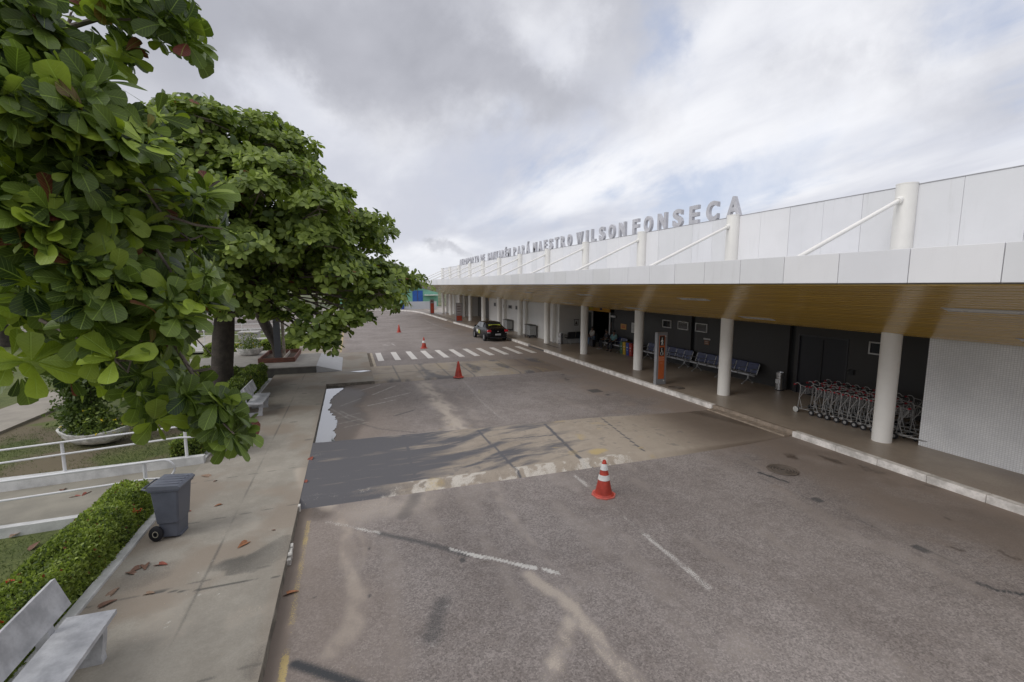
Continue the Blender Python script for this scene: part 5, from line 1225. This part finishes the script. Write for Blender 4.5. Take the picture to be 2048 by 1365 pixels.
gt = (np.array([(0, .06, 0), (0, -.06, 0), (.6, -.045, .0), (.6, .045, 0), (1, -.01, 0), (1, .01, 0)]), np.array([(0, 1, 2, 3), (3, 2, 4, 5)]), np.zeros((6, 2)))
tag(blob_leaves('grass', C, D, rng.normal(size=(n, 3)), .055 * (.6 + .8 * rng.random(n)), tn, gm, None, tpl=gt), 'short patchy grass on the lawn beside the ramp', 'grass', kind='stuff')

# --- handrails along the ramp
rw_ = mat('white_rail_paint', (.68, .68, .69), .4, .05, 4)
def rail(label, y, x_end, posts, z1, z2, slope, zb, x0=-9.3):
    t = empty('handrail', label, 'handrail', (x_end, y, WZ), 0, 'white tubular handrails of the ramp'); bpy.context.view_layer.update(); inv_ = t.matrix_world.inverted()
    f = lambda x: -slope * (x_end - x)
    mid = (z1 + z2) / 2; r = (z1 - z2) / 2
    b = MB(); b.tube([(x0, y, z1 + f(x0)), (x_end, y, z1)] + [(x_end + r * math.sin(a), y, mid + r * math.cos(a)) for a in np.linspace(.3, math.pi - .3, 9)] + [(x_end, y, z2), (x_end - .25, y, z2 + .02), (x0, y, z2 + f(x0))], .021, 10); o = b.build('rail', rw_, t, True); o.matrix_parent_inverse = inv_
    for x in posts:
        b = MB(); b.tube([(x, y + .035, zb + f(x)), (x, y + .035, z1 + f(x) - .03)], .032, 10); b.tube([(x, y + .03, z1 + f(x) - .05), (x, y, z1 + f(x))], .012, 6); b.tube([(x, y + .03, z2 + f(x) + .0), (x, y, z2 + f(x))], .012, 6); o = b.build('post', rw_, t, True); o.matrix_parent_inverse = inv_
rail('white handrail on the far side of the ramp, in front of the planter bowl', 12.28, -3.62, (-3.76, -6.03, -8.3), 1.05, .76, .055, .26)
rail('white handrail on the near side of the ramp, ending in a loop behind the bin', 10.3, -3.55, (-3.86, -6.2, -8.5), .93, .56, .035, .02)

# --- planter bowls
bowlm = mat('weathered_white_bowl', (.60, .595, .57), .85, .28, 6, bump=.6, col2=(.66, .65, .62))
def bowl(label, x, y, z, rx, ry, h, lift, rz, plant_h, nfl, dens, group='white planter bowls'):
    t = empty('planter_bowl', label, 'planter', (x, y, z), rz, group)
    b = MB(); vs = []; fs = []; prof = [(.45, 0), (.66, .10), (.88, .45), (1.0, .92), (1.02, 1.0), (.95, 1.0), (.92, .82), (.001, .80)]; N_ = 40
    for r, zq in prof:
        for k in range(N_): a = 2 * math.pi * k / N_; fl = 1 + .02 * math.cos(a * 10); vs.append((rx * r * math.cos(a) * fl, ry * r * math.sin(a) * fl, h * zq + lift * (abs(math.cos(a)) ** 2.2) * zq))
    for i in range(len(prof) - 1):
        for k in range(N_): fs.append((i * N_ + k, i * N_ + (k + 1) % N_, (i + 1) * N_ + (k + 1) % N_, (i + 1) * N_ + k))
    b.add(vs, fs); b.build('bowl', bowlm, t, True)
    p_ = empty('flowering_plant', label.replace('white ', '').replace('planter bowl', 'plant with yellow flowers filling the white bowl').replace('shell-shaped ', ''), 'plant', (x, y, z), rz, None)
    n_ = int(dens); q = rng.normal(size=(n_, 3)); q /= np.linalg.norm(q, axis=1, keepdims=True); q *= (rng.random((n_, 1)) ** .5); q[:, 2] = np.abs(q[:, 2])
    q = q * [rx * .95, ry * .95, plant_h] * (1 + .25 * rng.normal(size=(n_, 1)) * .4) + [0, 0, h * .8]
    tn = np.zeros((n_, 3)); tn[:, 0] = rng.random(n_) ** 2 * .7; tn[:, 1] = (rng.random(n_) < .06) * .6
    blob_leaves('foliage', q, rng.normal(size=(n_, 3)) + [0, 0, .4], rng.normal(size=(n_, 3)) + [0, 0, .5], .07 * (.6 + rng.random(n_)), tn, lm_mid, p_, 2)
    f_ = rng.normal(size=(nfl, 3)); f_ /= np.linalg.norm(f_, axis=1, keepdims=True); f_[:, 2] = np.abs(f_[:, 2]); f_ = f_ * [rx * .98, ry * .98, plant_h * 1.02] + [0, 0, h * .8]
    FC = np.repeat(f_, 7, 0); m_ = len(FC); D = rng.normal(size=(m_, 3)) * [1, 1, .4]
    blob_leaves('flowers', FC, D, np.tile([0., -.4, 1.], (m_, 1)), np.full(m_, .042), np.zeros((m_, 3)), mat('yellow_petals', (.62, .48, .02), .5, .1, 9), p_, 2)
bowl('white shell-shaped planter bowl on the bare lawn behind the ramp rail', -6.85, 15.55, -.06, .92, .52, .34, .13, R(-19), .75, 9, 2600)
bowl('white round planter bowl on the raised plinth behind the trunk', -5.35, 28.6, .42, .66, .60, .42, 0, 0, .95, 34, 900)
# dark climbing shrub rising out of the near bowl
sh = empty('dark_shrub', 'dark thin upright shrub growing out of the nearer planter bowl', 'shrub', (-7.15, 15.75, .25))
n_ = 9000; hz = rng.random(n_); q = np.stack([rng.normal(size=n_) * (.13 + .12 * np.sin(hz * 9) ** 2 + .16 * hz), rng.normal(size=n_) * .18, hz * 2.9], -1)
tn = np.zeros((n_, 3)); tn[:, 0] = rng.random(n_) * .16
blob_leaves('foliage', q, rng.normal(size=(n_, 3)), rng.normal(size=(n_, 3)), .08 * (.6 + rng.random(n_)), tn, lm_mid, sh, 2)
b = MB()
for k in range(7): a = rng.normal(size=2) * .10; b.tube([(a[0], a[1], 0), (a[0] * 1.5, a[1] * 1.5, 1.2), (a[0] * 2.6, a[1] * 2.6, 2.7)], [.02, .014, .006], 5)
b.build('stems', twig, sh)

# --- raised plinth with timber planter, ramp slab, post
pc_ = mat('plinth_concrete', (.30, .28, .255), .85, .15, 3, bump=.3); pd = mat('plinth_side', (.13, .125, .115), .85, .2, 3, bump=.2)
t = empty('concrete_plinth', 'low concrete plinth with sloping pale end slab beside the pavement', 'plinth', (-3.8, 25.7, 0))
bpy.context.view_layer.update(); inv_ = t.matrix_world.inverted()
b = MB(); b.box(-8.5, -1.66, 23.62, 28.0, 0, .40); o = b.build('base', pd, t); o.matrix_parent_inverse = inv_
b = MB(); b.box(-8.5, -1.64, 23.58, 28.02, .402, .45, .008); b.box(-7.2, -4.6, 28.02, 30.2, .402, .44, .008); o = b.build('top_slab', pc_, t); o.matrix_parent_inverse = inv_
b = MB(); b.box(-7.2, -4.6, 28.03, 30.2, 0, .40); o = b.build('base', pd, t); o.matrix_parent_inverse = inv_
b = MB(); b.prism([(-1.638, .10), (-1.638, .455), (-.50, .135), (-.50, .10)], 23.56, 27.98, 'y'); o = b.build('ramp_slab', mat('pale_granite_slab', (.44, .44, .45), .7, .08, 3), t); o.matrix_parent_inverse = inv_
b = MB()
for y in (24.9, 26.2): b.box(-1.5, -.62, y, y + .02, .12, .13)
o = b.build('slab_joint', joint, t); o.matrix_parent_inverse = inv_
timber = mat('red_brown_timber', (.17, .070, .048), .7, .25, 4, bump=.3)
t = empty('timber_planter_box', 'red-brown timber planter box around the leaning trunk', 'planter', (-3.55, 26.9, .45))
for (x0, x1, y0, y1) in ((-.84, .82, -1.72, -1.66), (-.84, .82, 1.52, 1.58), (-.84, -.78, -1.655, 1.515), (.76, .82, -1.655, 1.515)):
    b = MB()
    for k in range(2): b.box(x0, x1, y0, y1, .01 + k * .115, .118 + k * .115, .006)
    b.build('side_board', timber, t)
b = MB(); b.box(-.78, .76, -1.65, 1.51, .003, .05); b.build('soil', mat('planter_soil', (.075, .05, .035), .95, .3, 5, bump=.8), t)
b = MB(); b.box(.25, .29, -1.4, 1.2, .05, .2); b.build('divider', mat('pale_timber', (.45, .40, .35), .7), t)
tag(MB().box(-3.78, -3.48, 26.2, 26.45, .45, 3.2, .01).build('square_post', mat('post_dark_grey', (.095, .10, .115), .6, .12, 2)), 'dark grey square post standing in the timber planter box', 'post')
tag(MB().box(-3.42, -3.28, 26.25, 26.4, .45, 3.1, .01).build('stone_post', mat('lichen_post', (.36, .31, .26), .9, .35, 6, bump=.5)), 'pale lichen-stained post right beside the dark grey square post', 'post')
# background garden furniture seen between the trunks
cgr = mat('garden_concrete', (.36, .35, .33), .85, .15, 3)
for i, (x, y, w_, d_, h_, lab) in enumerate([(-5.6, 34.5, 1.6, 1.0, .75, 'grey concrete block seat behind the far planter bowl'), (-6.9, 37.2, 1.2, 1.2, 1.0, 'taller grey concrete block behind the yellow flowers'), (-3.9, 36.2, 1.1, .8, .9, 'small pale concrete block right of the leaning trunk')]):
    b = MB(); b.box(x - w_ / 2, x + w_ / 2, y - d_ / 2, y + d_ / 2, .0, h_ - .1, .02); b.box(x - w_ / 2 - .05, x + w_ / 2 + .05, y - d_ / 2 - .05, y + d_ / 2 + .05, h_ - .1, h_, .02); tag(b.build('concrete_block', cgr), lab, 'block', 'garden concrete blocks')
def simple_rail(label, xa, xb, y, n, h=.95):
    t = empty('fence_rail', label, 'fence', (xa, y, -.05), 0, 'white rails across the far lawn')
    L = xb - xa
    for z in (h, h * .6): b = MB(); b.tube([(0, 0, z), (L, 0, z)], .025, 6); b.build('rail', rw_, t)
    for k in range(n + 1): b = MB(); b.tube([(L * k / n, .0, 0), (L * k / n, 0, h)], .03, 6); b.build('post', rw_, t)
simple_rail('white tubular rail on the lawn beyond the far planter bowl', -12., -4.2, 40., 5)
simple_rail('second white rail farther back across the lawn', -14., -4.0, 45.5, 6)
simple_rail('white rail at the distant left part of the lawn', -26., -16., 47., 6)
t = empty('picket_fence', 'short white picket fence by the pavement far behind the tree', 'fence', (-2.6, 36.2, .1))
for k in range(9): b = MB(); b.box(-.9 + k * .2, -.82 + k * .2, -.02, .02, 0, .95, .005); b.build('picket', rw_, t)
b = MB(); b.box(-.95, .85, .021, .05, .3, .37); b.box(-.95, .85, .021, .05, .7, .77); b.build('rail', rw_, t)
tag(MB().box(-11.5, -1.5, 34, 38.5, .0, .09).build('garden_paving', cgr), kind='structure')

# --- things past the end of the road
gt_ = mat('mint_green_wall', (.22, .48, .36), .8, .08, .5)
t = empty('green_building', 'mint green building with blue doors beyond the end of the road', 'building', (11, 96, 0))
b = MB(); b.box(-13.5, 6.5, 0, 8, -.3, 4.05); b.build('wall', gt_, t)
b = MB(); b.box(-14, 7, -.6, 8.6, 4.06, 4.3); b.build('roof', mat('pale_roof_edge', (.42, .44, .46), .6), t)
for x in (1.25, 2.35): b = MB(); b.box(x, x + 1.0, -.08, 0, 0, 3.2); b.build('door', mat('blue_shutter', (.03, .12, .45), .5), t)
b = MB(); b.box(2.27, 2.33, -.1, -.03, 0, 3.4); b.build('pillar', mat('brown_pillar', (.14, .06, .05), .6), t)
for x, z in ((-6.2, 2.9), (-3.0, 1.6), (2.6, 1.3)): b = MB(); b.box(x, x + .55, -.06, -.001, z, z + .55); b.build('vent', mat('white_vent', (.6, .62, .62), .6), t)
b = MB(); b.box(3.6, 6.3, -1.6, -.1, 2.2, 2.35); b.build('awning', whitec, t)
b = MB(); b.box(9.0, 14.5, 80.9, 81.1, -.1, 1.46); tag(b.build('boundary_wall', mat('white_boundary_wall', (.50, .52, .55), .8, .05, .4)), 'plain white boundary wall closing the end of the road', 'wall')
b = MB(); b.box(4.2, 8.3, 82.0, 82.2, -.1, 1.5); tag(b.build('boundary_wall', mat('cream_boundary_wall', (.50, .49, .42), .8, .05, .4)), 'cream boundary wall left of the plain white one', 'wall')
t = empty('blue_drum', 'small blue bin standing at the end of the white boundary wall', 'bin', (8.6, 81, 0)); b = MB(); b.lathe([(.28, 0), (.30, .05), (.30, .9), (.27, .95), (.001, .95)], 16); b.build('body', mat('blue_bin', (.0, .0, .0)) if 'blue_bin' in MATS else darkplastic, t)

# --- fallen leaves
fl = [mat('fallen_leaf_%s' % n, c, .7, .3, 30) for n, c in (('orange', (.30, .125, .055)), ('brown', (.16, .085, .055)), ('red', (.24, .065, .04)), ('dry', (.24, .16, .11)))]
LT = [(487, 1088, 0, 34, 'large orange fallen leaf lying alone on the pavement right of the bin', WZ), (581, 1185, 0, 30, 'orange fallen leaf standing in the gutter at the kerb', 0), (437, 1010, 0, 16, 'small orange fallen leaf in the middle of the pavement beyond the bin', WZ), (412, 952, 3, 20, 'dry leaf on the pavement near the ramp mouth', WZ),
      (322, 1128, 2, 26, 'reddish fallen leaf at the front of the cluster below the bin', WZ), (290, 1132, 1, 28, 'brown curled leaf in the middle of the cluster below the bin', WZ), (272, 1138, 1, 26, 'brown leaf second from the hedge kerb in the cluster', WZ), (262, 1146, 1, 20, 'dark brown leaf touching the white hedge kerb in the cluster', WZ),
      (226, 1184, 3, 24, 'dry leaf lying by the hedge kerb above the front bench', WZ), (214, 1207, 1, 26, 'curled brown leaf right above the front bench seat', WZ), (298, 1186, 3, 20, 'pale dry leaf on the pavement joint', WZ), (152, 993, 2, 26, 'red leaf on the ramp floor below the rail', .03), (172, 987, 2, 20, 'narrow red leaf beside the bigger red one on the ramp', .04),
      (622, 917, 2, 24, 'red leaf lying on the dark raised strip at the kerb', .12), (612, 962, 2, 14, 'small red leaf at the pavement edge near the raised strip', WZ), (70, 1090, 1, 24, 'brown leaf on the lawn left of the flowering hedge', -.06), (36, 1066, 3, 20, 'dry leaf on the lawn near the ramp kerb', -.06), (378, 1022, 2, 8, 'tiny red leaf beside the bin', WZ), (547, 1060, 1, 8, 'tiny brown leaf near the dark stain', WZ), (430, 962, 1, 10, 'tiny brown leaf on the far pavement', WZ), (125, 980, 1, 18, 'brown leaf against the ramp kerb', .03)]
for i, (u, v, mi, Lpx, lab, z) in enumerate(LT):
    c_ = gz(u, v, z + .012); dist = np.linalg.norm(c_ - np.array([0, 0, H])); L = max(.06, min(.24, Lpx * dist / FPX * .82))
    V, F_, _ = leaf_template(4, .35, .04 + .05 * random.random(), .24); b = MB(); b.M = Matrix.Rotation(random.uniform(0, 6.3), 4, 'Z') @ Matrix.Rotation(random.uniform(-.2, .2), 4, 'X') @ Matrix.Scale(L, 4)
    b.add([(x - .5, y, zq) for x, y, zq in V], [tuple(f) for f in F_]); o = b.build('fallen_leaf', fl[mi]); o.location = tuple(c_)
    sm_ = o.modifiers.new('t', 'SOLIDIFY'); sm_.thickness = .003; tag(o, lab, 'leaf', 'fallen leaves')

# ---------------------------------------------------------------- people (small, by the glass door)
def skin_obj(name, J, Ed, m_, parent, root):
    me = bpy.data.meshes.new(name); ks = list(J); me.from_pydata([J[k][:3] for k in ks], [(ks.index(a), ks.index(b_)) for a, b_ in Ed], [])
    o = bpy.data.objects.new(name, me); scn.collection.objects.link(o); sk = o.modifiers.new('skin', 'SKIN'); 
    if not me.skin_vertices:
        bm = bmesh.new(); bm.from_mesh(me); bm.verts.layers.skin.verify(); bm.to_mesh(me); bm.free()
    for i, k in enumerate(ks):
        r = J[k][3:]; me.skin_vertices[0].data[i].radius = (r[0], r[1] if len(r) > 1 else r[0]); me.skin_vertices[0].data[i].use_root = (k == root)
    su = o.modifiers.new('sub', 'SUBSURF'); su.levels = 1; su.render_levels = 2
    me.materials.append(m_)
    if parent: o.parent = parent
    return o
def person(label, loc, rz, pose, skin, shirt, trouser, hair, shoe=(.5, .5, .5)):
    """faces -X at rz = 0"""
    t = empty('person', label, 'person', loc, rz, 'people waiting by the glass door')
    sk = mat('skin_%d' % int(skin[0] * 1000), skin, .55, .05, 5); sh = mat('cloth_%d%d%d' % tuple(int(c * 99) for c in shirt), shirt, .85, .2, 9, bump=.3); trm = mat('cloth_%d%d%d' % tuple(int(c * 99) for c in trouser), trouser, .85, .15, 9, bump=.3)
    ha = mat('hair_%d' % int(hair[0] * 1000), hair, .6, .2, 30); so_ = mat('shoe_%d' % int(shoe[0] * 100), shoe, .6)
    if pose == 'sit':
        J = {'hip': (0, 0, .53, .13, .15), 'waist': (.03, 0, .68, .115, .13), 'chest': (.02, 0, .90, .12, .155), 'neck': (-.02, 0, 1.06, .050), 'jaw': (-.05, 0, 1.13, .065), 'head': (-.04, 0, 1.20, .088), 'crown': (-.03, 0, 1.26, .06)}
        for s_, n_ in ((-1, 'l'), (1, 'r')):
            J.update({'sh' + n_: (.0, .17 * s_, 1.00, .055), 'el' + n_: (-.08, .23 * s_, .76, .042), 'wr' + n_: (-.28, .13 * s_, .64, .028), 'pa' + n_: (-.34, .10 * s_, .63, .030),
                      'th' + n_: (-.05, .09 * s_, .52, .090), 'kn' + n_: (-.45, .13 * s_, .54, .060), 'an' + n_: (-.47, .13 * s_, .11, .040), 'toe' + n_: (-.62, .15 * s_, .05, .035)})
    else:
        J = {'hip': (0, 0, .93, .12, .15), 'waist': (.0, 0, 1.08, .11, .13), 'chest': (.0, 0, 1.30, .115, .155), 'neck': (-.01, 0, 1.48, .050), 'jaw': (-.03, 0, 1.55, .065), 'head': (-.02, 0, 1.62, .088), 'crown': (-.01, 0, 1.68, .06)}
        for s_, n_ in ((-1, 'l'), (1, 'r')):
            J.update({'sh' + n_: (.0, .18 * s_, 1.40, .055), 'el' + n_: (.02, .24 * s_, 1.12, .042), 'wr' + n_: (-.10, .22 * s_, .90, .028), 'pa' + n_: (-.14, .21 * s_, .84, .030),
                      'th' + n_: (.0, .09 * s_, .88, .090), 'kn' + n_: (-.02, .10 * s_, .48, .060), 'an' + n_: (.02, .11 * s_, .09, .040), 'toe' + n_: (-.15, .13 * s_, .04, .035)})
    E_ = [('hip', 'waist'), ('waist', 'chest'), ('chest', 'neck'), ('neck', 'jaw'), ('jaw', 'head'), ('head', 'crown')]
    for s_, n_ in ((-1, 'l'), (1, 'r')):
        E_ += [('chest', 'sh' + n_), ('sh' + n_, 'el' + n_), ('el' + n_, 'wr' + n_), ('wr' + n_, 'pa' + n_), ('hip', 'th' + n_), ('th' + n_, 'kn' + n_), ('kn' + n_, 'an' + n_), ('an' + n_, 'toe' + n_)]
        pa = J['pa' + n_]
        for q in range(5):
            dx = -.075 + .012 * abs(q - 2); 
            k = 'f%d%s' % (q, n_)
            if q < 4: J[k] = (pa[0] + dx, pa[1] + .016 * (q - 1.5), pa[2] - .02 - (.05 if pose != 'sit' else 0), .009)
            else: J[k] = (pa[0] - .02, pa[1] - s_ * .045, pa[2] - .01, .010)
            E_.append(('pa' + n_, k))
    skin_obj('body', J, E_, sk, t, 'hip')
    def sub(keys, grow, over={}):
        Q = {k: (*J[k][:3], *[r + grow for r in J[k][3:]]) for k in keys}; Q.update(over); return Q, [e for e in E_ if e[0] in Q and e[1] in Q]
    lerp3 = lambda a, b_, f: tuple(J[a][i] * (1 - f) + J[b_][i] * f for i in range(3))
    Q, e = sub(['hip', 'waist', 'chest', 'shl', 'shr', 'ell', 'elr'], .014); skin_obj('shirt', Q, e, sh, t, 'waist')
    Q, e = sub(['hip', 'thl', 'thr', 'knl', 'knr', 'anl', 'anr'], .016); skin_obj('trousers', Q, e, trm, t, 'hip')
    h = J['head']; b = MB(); b.M = Matrix.Translation((h[0] + .018, h[1], h[2] + .015)); pr_ = [(.001, .115)] + [(.105 * math.sin(a), .115 * math.cos(a)) for a in np.linspace(.25, 1.75, 8)]; b.lathe(pr_, 16); b.build('hair', ha, t, True)
    b = MB(); b.tube([(h[0] - .085, 0, h[2] - .0), (h[0] - .105, 0, h[2] - .03), (h[0] - .088, 0, h[2] - .038)], [.008, .014, .010], 6); b.build('nose', sk, t)
    for y in (-.033, .033): b = MB(); b.M = Matrix.Translation((h[0] - .082, y, h[2] + .005)); b.lathe([(.001, -.008), (.011, 0), (.001, .008)], 8); b.build('eye', ha, t)
    b = MB(); b.box(h[0] - .09, h[0] - .075, -.022, .022, h[2] - .068, h[2] - .060, .002); b.build('mouth', mat('lips', (.25, .08, .07), .5), t)
    for n_ in 'lr':
        a, c_ = J['an' + n_], J['toe' + n_]; b = MB(); b.tube([(a[0] + .05, a[1], .045), (a[0], a[1], .055), (c_[0] + .03, c_[1], .045), (c_[0] - .02, c_[1], .03)], [.035, .045, .046, .025], 8); b.build('shoe', so_, t, True)
    return t
person('person in a teal shirt and dark trousers sitting on the bench beside the glass door', (15.78, 25.05, PZ), R(22), 'sit', (.22, .12, .08), (.16, .30, .31), (.02, .02, .03), (.012, .010, .010), (.06, .06, .06))
person('person in dark clothes sitting next to the one in the teal shirt', (15.80, 25.95, PZ), R(-5), 'sit', (.16, .09, .06), (.03, .03, .035), (.025, .025, .03), (.012, .010, .010), (.40, .40, .40))
person('person in a pale patterned top sitting low before the glass door', (15.75, 27.75, PZ), R(10), 'sit', (.20, .11, .08), (.34, .33, .31), (.10, .15, .24), (.05, .045, .04), (.45, .45, .45))
person('person standing inside the dark doorway wearing black', (17.1, 27.55, PZ), R(0), 'stand', (.20, .12, .09), (.015, .016, .03), (.012, .012, .02), (.012, .010, .010), (.05, .05, .05))
t = empty('low_chair', 'low dark chair under the person in the pale top by the glass door', 'chair', (15.80, 27.75, PZ))
b = MB(); b.box(-.20, .22, -.22, .22, .38, .42, .01); b.build('seat', darkplastic, t); b = MB(); b.box(.20, .23, -.22, .22, .43, .85, .01); b.build('backrest', darkplastic, t)
for x in (-.18, .20):
    for y in (-.19, .19): b = MB(); b.tube([(x, y, 0), (x, y, .38)], .014, 6); b.build('leg', steel, t)
for x, y, h_, m_, lab in ((15.35, 28.45, .62, mat('blue_grey_case', (.10, .14, .22), .5), 'blue-grey suitcase standing left of the glass doorway'), (15.4, 27.15, .5, mat('black_case', (.02, .02, .024), .5), 'black suitcase standing right of the person in the pale top')):
    t = empty('suitcase', lab, 'suitcase', (x, y, PZ)); b = MB(); b.box(-.12, .12, -.2, .2, .04, h_, .03); b.build('shell', m_, t)
    b = MB(); b.tube([(0, -.1, h_), (0, -.1, h_ + .25), (0, .1, h_ + .25), (0, .1, h_)], .008, 6); b.build('handle', steel, t)
    for yy in (-.16, .16): b = MB(); b.M = Matrix.Translation((0, yy, .03)) @ Matrix.Rotation(R(90), 4, 'Y'); b.lathe([(.005, -.02), (.03, -.02), (.03, .02), (.005, .02)], 10); b.build('wheel', rub, t)
# @@NEXT@@
